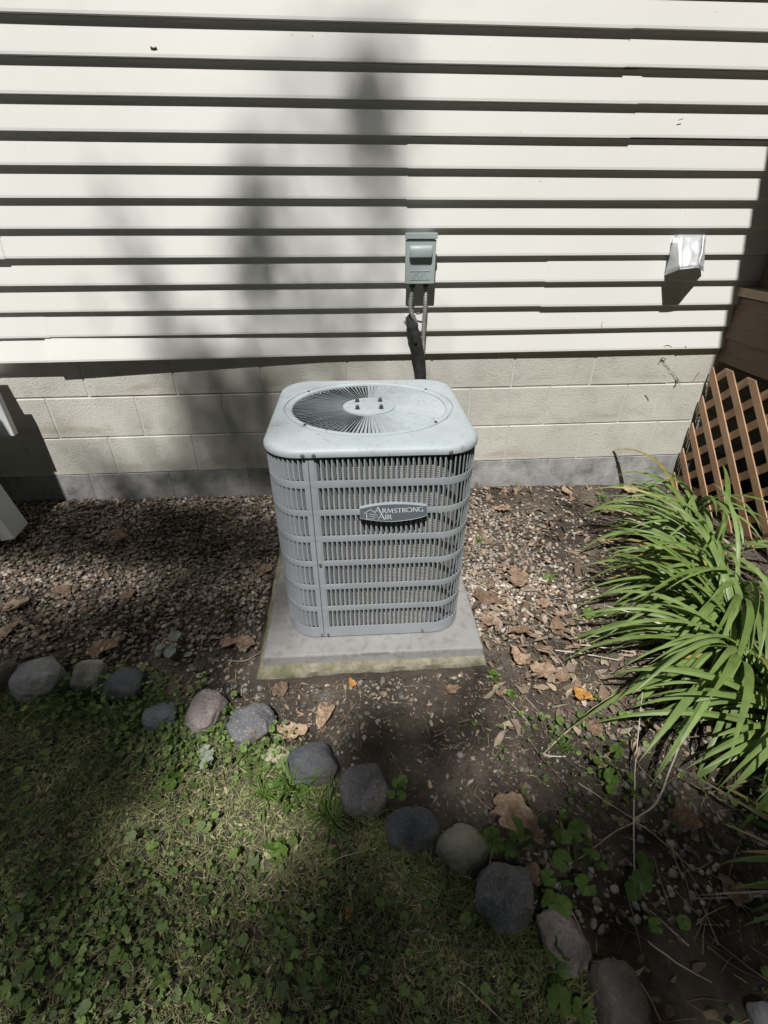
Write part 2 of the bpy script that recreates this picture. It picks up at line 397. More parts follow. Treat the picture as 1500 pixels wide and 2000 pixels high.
# siding: every panel shows two courses; panels lap at joints
PIT, SB = .10132, .5826
def lip_extra(x, course, left):
    if course > 1: return 0
    if left: e = .019
    else: e = .031*max(0, min(1, (-x-.1)/1.22))**1.1
    return e*(1 if course == 0 else .15)
def siding_panel(pair, x0, x1, proud, left=False):
    m = MB(); xs = list(np.arange(x0, x1, .12))+[x1]; prof = []; dz = .0022 if proud else 0
    for x in xs:
        ring = []
        for c in (0, 1):
            zb = SB+(pair*2+c)*PIT-dz; n1 = mnoise.noise((x*1.1, pair*5.3+c*2.1, .3))*.0014; n2 = mnoise.noise((x*.9, pair*3.7+c, 7.))*.0013
            e = lip_extra(x, pair*2+c, left); yb = -.0205-proud-e+n1
            ring += [(x, -.001-proud*.5-(e*.0), zb+.0012+n2), (x, yb+.001, zb+n2), (x, yb, zb+.0016+n2), (x, yb+.0004, zb+.010+n2), (x, -.0020-proud-e*.62, zb+PIT-.0006)]
        prof.append(ring)
    n = len(prof[0]); V = [p for r in prof for p in r]
    F = [(i*n+k, (i+1)*n+k, (i+1)*n+k+1, i*n+k+1) for i in range(len(prof)-1) for k in range(n-1)]
    # end caps (the cut edge of the vinyl)
    for i in (0, len(prof)-1):
        b = i*n
        V += [(V[b][0], .004, V[b][2]), (V[b][0], .004, V[b+n-1][2])]
        F.append(tuple(b+k for k in range(5)) + (len(V)-1, len(V)-2) if False else tuple(b+k for k in range(5)))
        F.append(tuple(b+k for k in range(5, 10)))
    m.add(V, F); return m.build('siding_panel', M['siding'], house, smooth=False)
joints = {0: -1.32, 1: .857, 2: -1.383, 3: .231, 4: 1.102, 5: 1.023, 6: -.6, 7: .9, 8: -1.7, 9: .1, 10: 1.4, 11: -.9, 12: .5}
for pr in range(13):
    j = joints[pr]
    siding_panel(pr, j-.025, min(j+3.66, 7), 0, False) if pr != 3 and pr != 1 else siding_panel(pr, j, min(j+3.66, 7), .0026)
    if pr in (1, 3): siding_panel(pr, j-3.66, j+.025, 0, False)
    else: siding_panel(pr, max(j-3.66, -6), j, .0026, pr == 0)
    if j-3.66 > -6: siding_panel(pr, -6, j-3.66, 0, pr == 0)
    if j+3.66 < 7: siding_panel(pr, j+3.66, 7, .0)
MB().box((-6.1, -.32, 3.2), (7.1, .0, 3.22)).build('soffit', M['trimw'], house)
MB().box((-6.1, -.34, 3.2), (7.1, -.322, 3.36)).build('fascia', M['trimw'], house)
MB().add([(-6.1, -.36, 3.362), (7.1, -.36, 3.362), (7.1, .32, 3.6), (-6.1, .32, 3.6), (-6.1, -.36, 3.385), (7.1, -.36, 3.385), (7.1, .32, 3.63), (-6.1, .32, 3.63)],
         [(0, 3, 2, 1), (4, 5, 6, 7), (0, 1, 5, 4), (1, 2, 6, 5), (2, 3, 7, 6), (3, 0, 4, 7)]).build('roof', M['shing'], house)

# porch roof over the deck, to the right and above: throws the shade on the deck and the wall end
pr_ = thing('porch_roof', 'brown porch roof over the deck at the right end of the wall', 'porch roof', (2.9, -.9, 3.0))
MB().box((1.485, -1.9, 3.0), (4.6, -.02, 3.05)).build('ceiling_board', M['dwood'], pr_)
MB().box((1.47, -1.93, 3.052), (4.65, -.02, 3.075)).build('roof_sheet', M['shing'], pr_)
for px_ in (2.9, 4.4): MB().box((px_, -1.86, -.2), (px_+.1, -1.76, 2.998)).build('post', M['dwood'], pr_)

# ---------------------------------------------------------------- deck
deck = thing('deck', 'brown stained wooden deck with weathered tan edge board at the right wall end', 'deck', (1.8, -.02, -.165))
MB().box((1.80, -2.2, .634), (1.838, -.004, .813)).build('rim_board', M['dwood'], deck)
MB().box((1.812, -2.2, .522), (1.85, -.004, .630)).build('rim_board', M['dwood'], deck)
MB().box((1.782, -2.2, .817), (1.925, -.012, .853), Euler((.004, .0, 0)).to_matrix()).build('deck_board', M['cap'], deck)
for k in range(9): MB().box((1.93+k*.145, -2.2, .817), (2.07+k*.145, -.012, .853)).build('deck_board', M['dwood'], deck)
MB().box((1.86, -.12, .855), (1.95, -.03, 2.998)).build('post', M['dwood'], deck)
MB().box((1.885, -2.2, 1.72), (1.925, -.125, 1.81)).build('handrail', M['dwood'], deck)
MB().box((1.842, -2.2, .48), (3.2, -2.16, .813)).build('joist', M['dwood'], deck)
for k in range(4): MB().box((1.9, -.45-.45*k, .50), (3.2, -.41-.45*k, .81)).build('joist', M['dwood'], deck)
MB().box((1.86, -2.1, -.2), (1.95, -2.0, .50)).build('post', M['dwood'], deck)
MB().box((2.3, -2.1, -.2), (2.34, -.02, .50)).build('dark_backing', M['sheath'], deck)  # dark sheet behind the lattice, standing in for the shade under the deck

# lattice: single slats, clipped to the panel outline
lat = thing('lattice_panel', 'tan diagonal lattice panel under the deck with jagged cut edge at the wall', 'lattice', (1.8, -.02, -.165))
def clip_poly(poly, ylo, yhi, zlo, zhi):
    for ax_, val, sgn in ((0, ylo, 1), (0, yhi, -1), (1, zlo, 1), (1, zhi, -1)):
        out = []
        for i in range(len(poly)):
            a, b = poly[i], poly[(i+1) % len(poly)]; da = (a[ax_]-val)*sgn; db = (b[ax_]-val)*sgn
            if da >= 0: out.append(a)
            if da*db < 0: t = da/(da-db); out.append((a[0]+(b[0]-a[0])*t, a[1]+(b[1]-a[1])*t))
        poly = out
        if not poly: return poly
    return poly
hw = .0185*math.sqrt(2)
for fam in (0, 1):
    for k in range(-14, 20):
        if fam == 0: c = .637-.148*k; poly = [(-3, -3+c-hw), (1, 1+c-hw), (1, 1+c+hw), (-3, -3+c+hw)]
        else: e = .238-.146*k; poly = [(-3, 3+e-hw), (1, -1+e-hw), (1, -1+e+hw), (-3, 3+e+hw)]
        q = clip_poly(poly, -2.1, -.022 - .0*fam, -.20, .508)
        if len(q) < 3: continue
        ar = abs(sum(q[i][0]*q[(i+1) % len(q)][1]-q[(i+1) % len(q)][0]*q[i][1] for i in range(len(q))))/2
        if ar < 3e-4: continue
        x0 = 1.792 if fam == 0 else 1.7995
        MB().prism(q, 'x', x0, x0+.0065).build('slat', M['lattice'], lat)

# ---------------------------------------------------------------- white stair side at the far left
ws = thing('white_stair_side', 'white painted sloping board with cut end resting on gravel at the left edge', 'stair board', (-1.57, -.35, -.165))
a0, a1 = np.array([-1.571, -.291, -.10]), np.array([-1.564, -.416, -.10])
b0, b1 = ony(0, 945, -.291), ony(0, 1025, -.416)
dd = np.array([b0[0]-a0[0], 0, b0[2]-a0[2]]); dd /= np.linalg.norm(dd); nn = np.array([dd[2], 0, -dd[0]]); nn *= -1 if nn[2] > 0 else 1
L = 1.1; vv = []
for base in (a0, a1):
    for t in (0, L):
        for s_ in (0, .06): vv.append(base+dd*t+nn*s_)
MB().add(vv, [(0, 2, 6, 4), (1, 5, 7, 3), (0, 1, 3, 2), (4, 6, 7, 5), (0, 4, 5, 1), (2, 3, 7, 6)]).build('stringer', M['trimw'], ws)
wb = thing('white_trim_box', 'white vertical trim piece hanging above the gravel at the left edge by the wall', 'trim', (-1.8, -.07, .28))
MB().box((-2.5, -.135, .279), (-1.568, -.105, .53)).build('face_board', M['trimw'], wb)
MB().box((-2.5, -.104, .50), (-1.60, -.03, .528)).build('bracket', M['trimw'], wb)
so_ = thing('shade_panel', 'unseen white panel added past the left frame edge to shade the wall foot', 'shade_panel', (-2.4, -.5, -.165))
MB().box((-3.4, -.76, -.2), (-1.735, -.70, 1.45)).build('side_panel', M['trimw'], so_)  # added out of view to cast the shade at the left wall foot
MB().box((-3.4, -.698, .4), (-1.80, -.14, .44)).build('cross_board', M['trimw'], so_)

# ---------------------------------------------------------------- disconnect box, conduits, line set
db = thing('disconnect_box', 'small grey electrical disconnect box on the siding above the air conditioner', 'electrical box', (.29, -.02, .89))
def rbox(m, x0, x1, z0, z1, y0, y1, r=.006):   # rounded-corner slab facing -y
    P = []
    for cx, cz, a in ((x1-r, z1-r, 0), (x0+r, z1-r, 90), (x0+r, z0+r, 180), (x1-r, z0+r, 270)):
        for k in range(4):
            q = math.radians(a+30*k); P.append((cx+r*math.cos(q), cz+r*math.sin(q)))
    c = ((x0+x1)/2, (z0+z1)/2); e = .0015
    I2 = [(c[0]+(p[0]-c[0])*(1-e/(x1-x0)*2), c[1]+(p[1]-c[1])*(1-e/(z1-z0)*2)) for p in P]
    m.rings([[(p[0], y1, p[1]) for p in P], [(p[0], y0+e, p[1]) for p in P], [(p[0], y0, p[1]) for p in I2]], close1=True, close0=True)
    return m
rbox(MB(), .2335, .3470, .893, 1.070, -.062, -.012, .003).build('enclosure', M['box'], db)
rbox(MB(), .2235, .3555, 1.0545, 1.0765, -.076, -.062, .002).build('hood_strip', M['box'], db)
lid = rbox(MB(), .2255, .3525, .8885, 1.0525, -.0705, -.0625, .004).build('lid', M['box'], db)
# pull handle: a bulge curved at the top and open below
hm = MB(); prof = [(-.0705, 1.031), (-.078, 1.030), (-.084, 1.027), (-.087, 1.021), (-.088, 1.012), (-.0875, .996), (-.0865, .990), (-.0705, .990)]
hx0, hx1 = .2415, .3365; rr_ = []
for x, e in ((hx0, .007), (hx0+.002, .003), (hx0+.007, .0), (hx1-.007, 0), (hx1-.002, .003), (hx1, .007)):
    rr_.append([(x, min(-.0705, y+e), z-(e*.6 if z > .99 else 0)) for y, z in prof])
hm.rings(rr_, True, True); hm.build('handle', M['box'], lid, smooth=True)
rbox(MB(), .2425, .3355, .958, .9895, -.0712, -.0706, .012).build('recess', M['box'], lid)
e_ = MB()
for (x0, x1, z0, z1) in ((.246, .332, .936, .9375), (.246, .332, .9045, .906), (.246, .2475, .906, .936), (.3305, .332, .906, .936)): e_.box((x0, -.0722, z0), (x1, -.0704, z1))
for i, (x, z) in enumerate([(x, z) for z in (.928, .920, .912) for x in np.arange(.256, .322, .0062)]):
    if (i*7) % 5: e_.box((x, -.0724, z), (x+.0035, -.0704, z+(.005 if i % 3 else .0025)))
e_.build('embossing', M['box'], lid)
for x in (.262, .322): MB().tube([(x, -.04, .893), (x, -.04, .872)], .0135, 10).build('fitting', M['nut'], db)

def corrugated(pts, r, amp, per, n=10):
    P = smooth_path(pts, 8); d = [0]
    for a, b in zip(P[:-1], P[1:]): d.append(d[-1]+(b-a).length)
    N = int(d[-1]/per*2); out = []; rad = []
    for i in range(N+1):
        s_ = d[-1]*i/N; k = max(j for j in range(len(d)) if d[j] <= s_+1e-9); k = min(k, len(P)-2)
        t = (s_-d[k])/max(d[k+1]-d[k], 1e-9); out.append(P[k].lerp(P[k+1], t)); rad.append(r+(amp if i % 2 else -amp))
    return out, rad
cd = thing('electrical_conduit', 'ribbed grey flexible conduit curving from the box bottom to the black line set', 'conduit', (.26, -.04, .7))
p, r_ = corrugated([(.262, -.04, .876), (.258, -.046, .835), (.2545, -.052, .80), (.262, -.056, .765), (.277, -.05, .735), (.285, -.035, .715), (.287, -.012, .70)], .0095, .0011, .006)
MB().tube(p, r_, 10).build('hose', M['conduit'], cd)
cd = thing('metal_conduit', 'straight ribbed metal conduit running down from the box right of the black line set', 'conduit', (.32, -.04, .1))
p, r_ = corrugated([(.322, -.04, .876), (.321, -.045, .80), (.318, -.050, .70), (.319, -.052, .60), (.324, -.06, .48), (.325, -.14, .28), (.26, -.34, .10), (.19, -.50, .06)], .0095, .001, .0075)
MB().tube(p, r_, 10).build('hose', M['conduit2'], cd)
MB().tube([(.258, -.02, .783), (.275, -.03, .772), (.29, -.03, .760), (.305, -.035, .764), (.313, -.04, .775)], .003, 6).build('wire_tie', M['nut'], cd)
ls = thing('line_set', 'black foam insulated refrigerant line coming out of the siding and down behind the unit', 'pipe', (.3, -.05, .1))
P = smooth_path([(.262, .0, .737), (.262, -.028, .735), (.266, -.048, .715), (.280, -.055, .672), (.292, -.055, .63), (.302, -.055, .58), (.312, -.06, .50), (.318, -.08, .38), (.31, -.2, .2), (.27, -.38, .10), (.24, -.50, .08)], 6)
rad = [.0225+.0025*mnoise.noise((i*.5, 1, 2))+.004*min(1, i/40) for i in range(len(P))]
MB().tube(P, rad, 14).build('insulation', M['foam'], ls, smooth=True)
MB().tube([(.279, -.075, .655), (.283, -.0765, .646)], .009, 7).build('foam_tear', M['dark'], ls)
ck = MB()
for k in range(15):
    a = 2*PI*k/15+R.uniform(-.2, .2); rr = .022+R.uniform(-.004, .004); c = Vector((.264+rr*math.cos(a), -.018, .731+rr*math.sin(a)*1.1))
    q = R.uniform(.007, .0115); rg = []
    for i in range(5):
        th = PI*(i/4)/1.02; rg.append([tuple(c+Vector((q*math.sin(th)*math.cos(b), -.012*math.cos(th)*.8+.002, q*math.sin(th)*math.sin(b)))) for b in np.linspace(0, 2*PI, 8)[:-1]])
    ck.rings(rg, True, True)
ck.build('caulk', M['caulk'], ls, smooth=True)

# ---------------------------------------------------------------- dryer vent hood
vh = thing('vent_hood', 'bent bright aluminium vent hood on the siding right of the electrical box', 'vent', (1.46, -.02, .93))
A = lambda x, y, Y: ony(x, y, Y)
tl, tr = A(1328, 459, -.02), A(1373, 460, -.02); fl, fr_ = A(1328, 526, -.105), A(1364, 522, -.105)
wl, wlt = A(1298, 538, -.022), A(1314, 466, -.022); wr, wrt = A(1374, 529, -.03), A(1379, 459, -.02)
def sheet(name, quad, n=8, amp=.002, seed=0, th=.0012):
    a, b, c, d = map(np.array, quad); Vv = []; Fv = []
    for i in range(n+1):
        for j in range(n+1):
            u, v_ = i/n, j/n; q = (a*(1-u)+b*u)*(1-v_)+(d*(1-u)+c*u)*v_
            e = amp*mnoise.noise((u*3+seed, v_*3, seed*1.7))*(1 if 0 < v_ else 0); q = q+np.array([e*.3, -e, e*.4]); Vv.append(q)
    for i in range(n):
        for j in range(n): k = i*(n+1)+j; Fv.append((k, k+1, k+n+2, k+n+1))
    o = MB().add(Vv, Fv).build(name, M['alu'], vh, smooth=True)
    s_ = o.modifiers.new('th', 'SOLIDIFY'); s_.thickness = th; s_.offset = 0; return o
sheet('top_plate', (tl, tr, fr_, fl), 8, .007, 3)
sheet('side_plate', (wlt, tl, fl, wl), 6, .003, 5)
sheet('side_plate', (tr, wrt, wr, fr_), 6, .003, 8)
sheet('lip', (tl+[0, -.001, .0], wlt, wlt+[-.004, .003, .012], tr+[.0, .003, .006]), 4, .001, 2) if False else None
MB().tube([fl, fl*.5+fr_*.5+np.array([0, -.002, .0]), fr_], .0022, 6).build('front_edge', M['alu'], vh)
MB().tube([tr+[.003, 0, 0], fr_*.55+tr*.45+np.array([.006, 0, 0]), fr_+[.004, .01, 0], wr], .0025, 6).build('seam', M['alu'], vh)
MB().box((1.40, -.018, .90), (1.535, -.0175, 1.066)).build('back_plate', M['alu'], vh)

# ================================================================ AIR CONDITIONER
AC = thing('air_conditioner', 'pale grey louvered outdoor air conditioner with a round fan grille on top', 'air conditioner', (.032, -.807, -.104), rz=math.radians(-1.))
HX, HY, RC = .3035, .305, .105
LS = HX-RC; SS = HY-RC; AC_ = RC*PI/2; PER = 4*AC_+4*LS+4*SS
def path(s, inset=0., hx=HX, hy=HY, rc=RC):
    """point, tangent angle on the rounded outline; s=0 at the middle of the front, growing to the right"""
    ls, ss, ac = hx-rc, hy-rc, rc*PI/2; per = 4*(ls+ss+ac); s = s % per
    segs = [('l', ls, (0, -hy), 0), ('a', ac, (ls, -ss), -90), ('l', 2*ss, (hx, -ss), 90), ('a', ac, (ls, ss), 0), ('l', 2*ls, (ls, hy), 180), ('a', ac, (-ls, ss), 90), ('l', 2*ss, (-hx, ss), 270), ('a', ac, (-ls, -ss), 180), ('l', ls, (-ls, -hy), 0)]
    for t, L_, p0, a in segs:
        if s <= L_ + 1e-9:
            if t == 'l':
                ang = math.radians(a); x, y = p0[0]+s*math.cos(ang), p0[1]+s*math.sin(ang)
            else:
                q = math.radians(a)+s/rc; x, y = p0[0]+rc*math.cos(q), p0[1]+rc*math.sin(q); ang = q+PI/2
            nx_, ny_ = math.sin(ang), -math.cos(ang)
            return x-nx_*inset, y-ny_*inset, ang
        s -= L_
    return path(0)
ROWS = [(.619, .689), (.523, .5965), (.430, .5035), (.336, .409), (.240, .316), (.145, .219), (.049, .124)]
bands = [(.004, .049)]+[(ROWS[i+1][1], ROWS[i][0]) for i in range(6)][::-1]+[(.689, .698)]
def strip(m, s0, s1, z0, z1, bulge=.0004, th=.0022):
    n = max(2, int((s1-s0)/.012)); prof = [(0, z0), (bulge*.8, z0+(z1-z0)*.18), (bulge, (z0+z1)/2), (bulge*.8, z1-(z1-z0)*.18), (0, z1), (-th, z1), (-th, z0)]
    rg = []
    for i in range(n+1):
        s_ = s0+(s1-s0)*i/n; ring = []
        for o_, z in prof:
            x, y, a = path(s_, -o_); ring.append((x, y, z))
        rg.append(ring)
    m.rings(rg, True, True); return m
SEAM = -.177; CORN = -.46
lp = MB()
for z0, z1 in bands: strip(lp, SEAM+.0012, PER+CORN-.001, z0, z1)
cp = MB()
for z0, z1 in bands: strip(cp, CORN, SEAM-.0012, z0, z1)
for m_, a, b in ((lp, SEAM+.0012, -.1605), (cp, -.1935, SEAM-.0012), (cp, CORN, CORN+.02), (lp, PER+CORN-.02, PER+CORN-.001), (lp, .60, .62)):
    for z0, z1 in ROWS: strip(m_, a, b, z0-.001, z1+.001, .0003)
lp.build('louver_panel', M['ac'], AC, smooth=True, local=True); cp.build('corner_panel', M['ac'], AC, smooth=True, local=True)
# seam backing
sb = MB(); strip(sb, SEAM-.004, SEAM+.004, .006, .69, -.004, .003); sb.build('seam_flange', M['slot'], AC, local=True)
lm = MB(); pf = [(0, -.0002), (.0036, -.0002), (.0042, .0004), (.0111, .0104), (.0104, .0111), (.0030, .0018), (0, .0016)]
def louver_mesh(h):
    m = MB(); z = h/2+.001; k = .004
    a = [(x, y, -z) for x, y in pf]; b = [(x, y, z) for x, y in pf]
    # lower and upper inner corners cut off, as the stamped ends are rounded
    for L_, s_ in ((a, 1), (b, -1)):
        for i in (3, 4): L_[i] = (L_[i][0], L_[i][1], L_[i][2]+s_*k)
    m.rings([a, b], True, True); me = m.mesh('louver'); me.materials.append(M['ac']); return me
LM = [louver_mesh(z1-z0) for z0, z1 in ROWS]
rest = MB()
def place_louver(s_, row, own):
    x, y, a = path(s_); z = sum(ROWS[row])/2
    if own:
        o = link('louver', LM[row], AC, loc=(x, y, z)); o.rotation_euler = (0, 0, a)
    else:
        ca, sa = math.cos(a), math.sin(a); h = (ROWS[row][1]-ROWS[row][0])/2+.001
        rest.rings([[(x+px*ca-py*sa, y+px*sa+py*ca, z+q) for px, py in pf] for q in (-h, h)], True, True)
PL = .01495
for row in range(7):
    for i in range(200):
        s_ = -.1600+i*PL
        if s_ > PER+CORN-.03: break
        if .59 < s_ < .62: continue
        place_louver(s_, row, i < 31)
    for i in range(40):
        s_ = -.2065-i*PL
        if s_ < CORN+.02: break
        place_louver(s_, row, i < 11)
o = rest.build('louver', M['ac'], AC, local=True); o['kind'] = 'stuff'
# coil behind the louvers
def loop(inset_x, inset_y, rc, z, n=96):
    hx, hy = HX-inset_x, HY-inset_y; per = 4*(hx-rc)+4*(hy-rc)+2*PI*rc
    return [path(per*i/n, 0, hx, hy, rc)[:2]+(z,) for i in range(n)]
MB().rings([loop(.030, .0158, .11, z) for z in (.03, .655)]).build('coil', M['coil'], AC, smooth=True, local=True)
MB().rings([loop(.012, .012, .10, .0), loop(.012, .012, .10, .012), loop(.05, .05, .07, .014)], True, True).build('base_pan', M['slot'], AC, local=True)
# top cap
def polar_rr(off, z, n=192):
    hx, hy, rc = HX+off, HY+off, RC+off; out = []
    per = 4*(hx-rc)+4*(hy-rc)+2*PI*rc
    for i in range(n): out.append(path(per*i/n, 0, hx, hy, rc)[:2]+(z,))
    return out
GC = (.0, .017)
def ell(rx, ry, z, n=192):
    base = polar_rr(0, 0, n); out = []
    for x, y, _ in base:
        a = math.atan2((y-GC[1])/ry*rx, x-GC[0]); out.append((GC[0]+rx*math.cos(a), GC[1]+ry*math.sin(a), z))
    return out
cap_r = [polar_rr(.001, .7005), polar_rr(.0045, .6930), polar_rr(.0055, .6940), polar_rr(.0058, .7000), polar_rr(.0045, .7065), polar_rr(.0005, .7125), polar_rr(-.006, .7165), polar_rr(-.014, .7185), polar_rr(-.024, .7193),
         ell(.281, .258, .7200), ell(.2745, .2515, .7198), ell(.2728, .2498, .7155), ell(.2696, .2466, .7155), ell(.2680, .2450, .7200), ell(.2600, .2375, .7215), ell(.2520, .2300, .7205), ell(.2485, .2265, .7180), ell(.2470, .2250, .7120)]
MB().rings(cap_r).build('top_cap', M['actop'], AC, smooth=True, local=True)
# fan grille: radial vanes and hub
gr = link('fan_grille', None, AC) if False else None
RXI, RYI = .249, .227
hub = MB()
def circ(r, z, n=48): return [(GC[0]+r*math.cos(2*PI*k/n), GC[1]+r*.92*math.sin(2*PI*k/n), z) for k in range(n)]
hub.rings([circ(.080, .708), circ(.086, .712), circ(.0845, .7185), circ(.078, .7205), circ(.073, .7190), circ(.070, .7190), circ(.066, .7212), circ(.03, .7216)], False, True)
hub = hub.build('fan_grille', M['acvane'], AC, smooth=True, local=True)
vb = MB(); ph = math.radians(38); wv = .0112
for L_ in (0,):
    c_, s_ = math.cos(ph), math.sin(ph); ring0 = []; ring1 = []
    for a_, t_ in ((-wv/2, -.0004), (wv/2, -.0004), (wv/2, .0004), (-wv/2, .0004)):
        yy, zz = a_*c_-t_*s_, a_*s_+t_*c_; ring0.append((0, yy*.55, zz*.9)); ring1.append((1, yy, zz))
    vb.rings([ring0, ring1], True, True)
vme = vb.mesh('grille_vane'); vme.materials.append(M['acvane'])
NV = 108
for k in range(NV):
    a = 2*PI*(k+.5)/NV; ca, sa = math.cos(a), math.sin(a)
    ro = 1/math.sqrt((ca/RXI)**2+(sa/RYI)**2); ri = .0835/math.sqrt(ca**2+(sa/.92)**2)
    o = link('grille_vane', vme, hub, loc=(GC[0]+ca*ri, GC[1]+sa*ri, .7125)); o.scale = (ro-ri, 1, 1); o.rotation_euler = (R.gauss(0, .10), 0, a)
for r0 in (.165,):
    pass
for dx, dy in ((-.038, -.034), (.038, -.034), (-.038, .034), (.038, .034)):
    m = MB(); x, y = GC[0]+dx, GC[1]+dy
    prof = [(.0085, .7205), (.0085, .7225), (.0062, .7228), (.0062, .7285), (.0050, .7325), (.0025, .7345)]
    m.rings([[(x+r*math.cos(2*PI*k/10), y+r*math.sin(2*PI*k/10), z) for k in range(10)] for r, z in prof], False, True); m.build('acorn_nut', M['nut'], hub, smooth=True, local=True)
# fan and shroud
MB().rings([[(GC[0]+.246*math.cos(a), GC[1]+.225*math.sin(a), z) for a in np.linspace(0, 2*PI, 49)[:-1]] for z in (.706, .52)]).build('shroud', M['dark'], AC, smooth=True, local=True)
fm = MB().rings([[(GC[0]+r*math.cos(a), GC[1]+r*math.sin(a), z) for a in np.linspace(0, 2*PI, 25)[:-1]] for r, z in ((.05, .705), (.07, .69), (.07, .60), (.05, .58))], True, True)
fm = fm.build('fan_motor', M['slot'], AC, smooth=True, local=True)
for k in range(3):
    a = 2*PI*k/3+.4; m = MB(); V = []; F = []
    for i in range(6):
        r = .05+.17*i/5
        for j in range(5):
            b = a+(j-2)*.22*(1-.3*i/5); V.append((GC[0]+r*math.cos(b), GC[1]+r*math.sin(b)*.92, .63-(j-2)*.016))
    for i in range(5):
        for j in range(4): q = i*5+j; F.append((q, q+1, q+6, q+5))
    m.add(V, F); m.build('fan_blade', M['slot'], fm, smooth=True, local=True)
MB().rings([loop(.05, .05, .09, .40), loop(.29, .29, .012, .40)], False, True).build('dark_sheet', M['dark'], AC, local=True)  # near-black sheet across the cabinet, putting the hollow's shade into colour
# screws
def ac_local(P):
    q = np.array(P)-np.array([.032, -.807, -.104]); a = math.radians(1.); return np.array([q[0]*math.cos(a)-q[1]*math.sin(a), q[0]*math.sin(a)+q[1]*math.cos(a), q[2]])
def screw(x, z, y=None, s_=1.):
    y = -HY-.006 if y is None else y
    m = MB(); m.rings([[(x+r*math.cos(2*PI*k/8), yy, z+r*math.sin(2*PI*k/8)) for k in range(8)] for r, yy in ((.0062*s_, y+.004), (.0062*s_, y-.0005), (.0042*s_, y-.0012), (.0040*s_, y-.0045))], False, True)
    m.build('screw', M['screw'], AC, local=True)
screw(-.190, .7005); screw(-.160, .7005); screw(.213, .7005); screw(-.186, .018, -HY-.002, .8); screw(-.164, .016, -HY-.002, .8); screw(.165, .018, -HY-.002, .9); screw(-.1695, .325, -HY-.002, .8)
for sx_ in (.45, .62, .8):
    pass
for ang in (38, 142, 222, 318):
    a = math.radians(ang); x, y = GC[0]+.262*math.cos(a), GC[1]+.240*math.sin(a)
    m = MB(); m.rings([[(x+r*math.cos(2*PI*k/8), y+r*math.sin(2*PI*k/8), z) for k in range(8)] for r, z in ((.005, .7205), (.005, .7235), (.003, .7245))], False, True); m.build('screw', M['nut'], AC, local=True)

# badge with lettering
YB = -1.121
def bl(zx, zy, y=YB): return ac_local(ony(690+zx/9.375, 970+zy/9.375, y))
top = [(118, 206), (250, 175), (400, 147), (560, 127), (730, 117), (900, 114), (1080, 122), (1220, 133), (1342, 148)]
bot = [(1342, 322), (1220, 360), (1080, 392), (900, 420), (730, 436), (560, 436), (400, 425), (250, 408), (118, 385)]
out = [bl(*q) for q in top+bot]; cy0 = float(np.mean([p[1] for p in out])); cx0 = float(np.mean([p[0] for p in out])); cz0 = float(np.mean([p[2] for p in out]))
YF = -HY-.014
def rim(f, y): return [(cx0+(p[0]-cx0)*(1-f), y, cz0+(p[2]-cz0)*(1-f*2.2)) for p in out]
MB().rings([rim(0, -HY-.001), rim(0, YF), rim(.005, YF-.0008)], True, False).rings([rim(.005, YF-.0008), rim(.013, YF-.0002)]).build('badge', M['badgerim'], AC, local=True)
bface = MB().add(rim(.013, YF-.0002), [tuple(range(len(out)))]).build('badge_face', M['badge'], AC, local=True)
letters = MB(); lay = [0]
def stroke(pts, wds, closed=False):
    """ribbon through zoom-space points with widths (zoom units), laid proud of the face"""
    lay[0] += 1; y = YF-.0008-.00001*lay[0]
    P = [Vector((bl(*q)[0], bl(*q)[2])) for q in pts]
    if not hasattr(wds, '__len__'): wds = [wds]*len(P)
    sc_ = .000159; V = []; n = len(P)
    for i, p in enumerate(P):
        a = P[(i-1) % n] if closed else P[max(i-1, 0)]; b = P[(i+1) % n] if closed else P[min(i+1, n-1)]
        t = (b-a).normalized(); nn_ = Vector((-t.y, t.x))*wds[i]*sc_/2; V += [(p.x+nn_.x, y, p.y+nn_.y), (p.x-nn_.x, y, p.y-nn_.y)]
    F = [(2*i, 2*i+1, 2*i+3, 2*i+2) for i in range(n-1)]
    if closed: F.append((2*n-2, 2*n-1, 1, 0))
    letters.add(V, F)
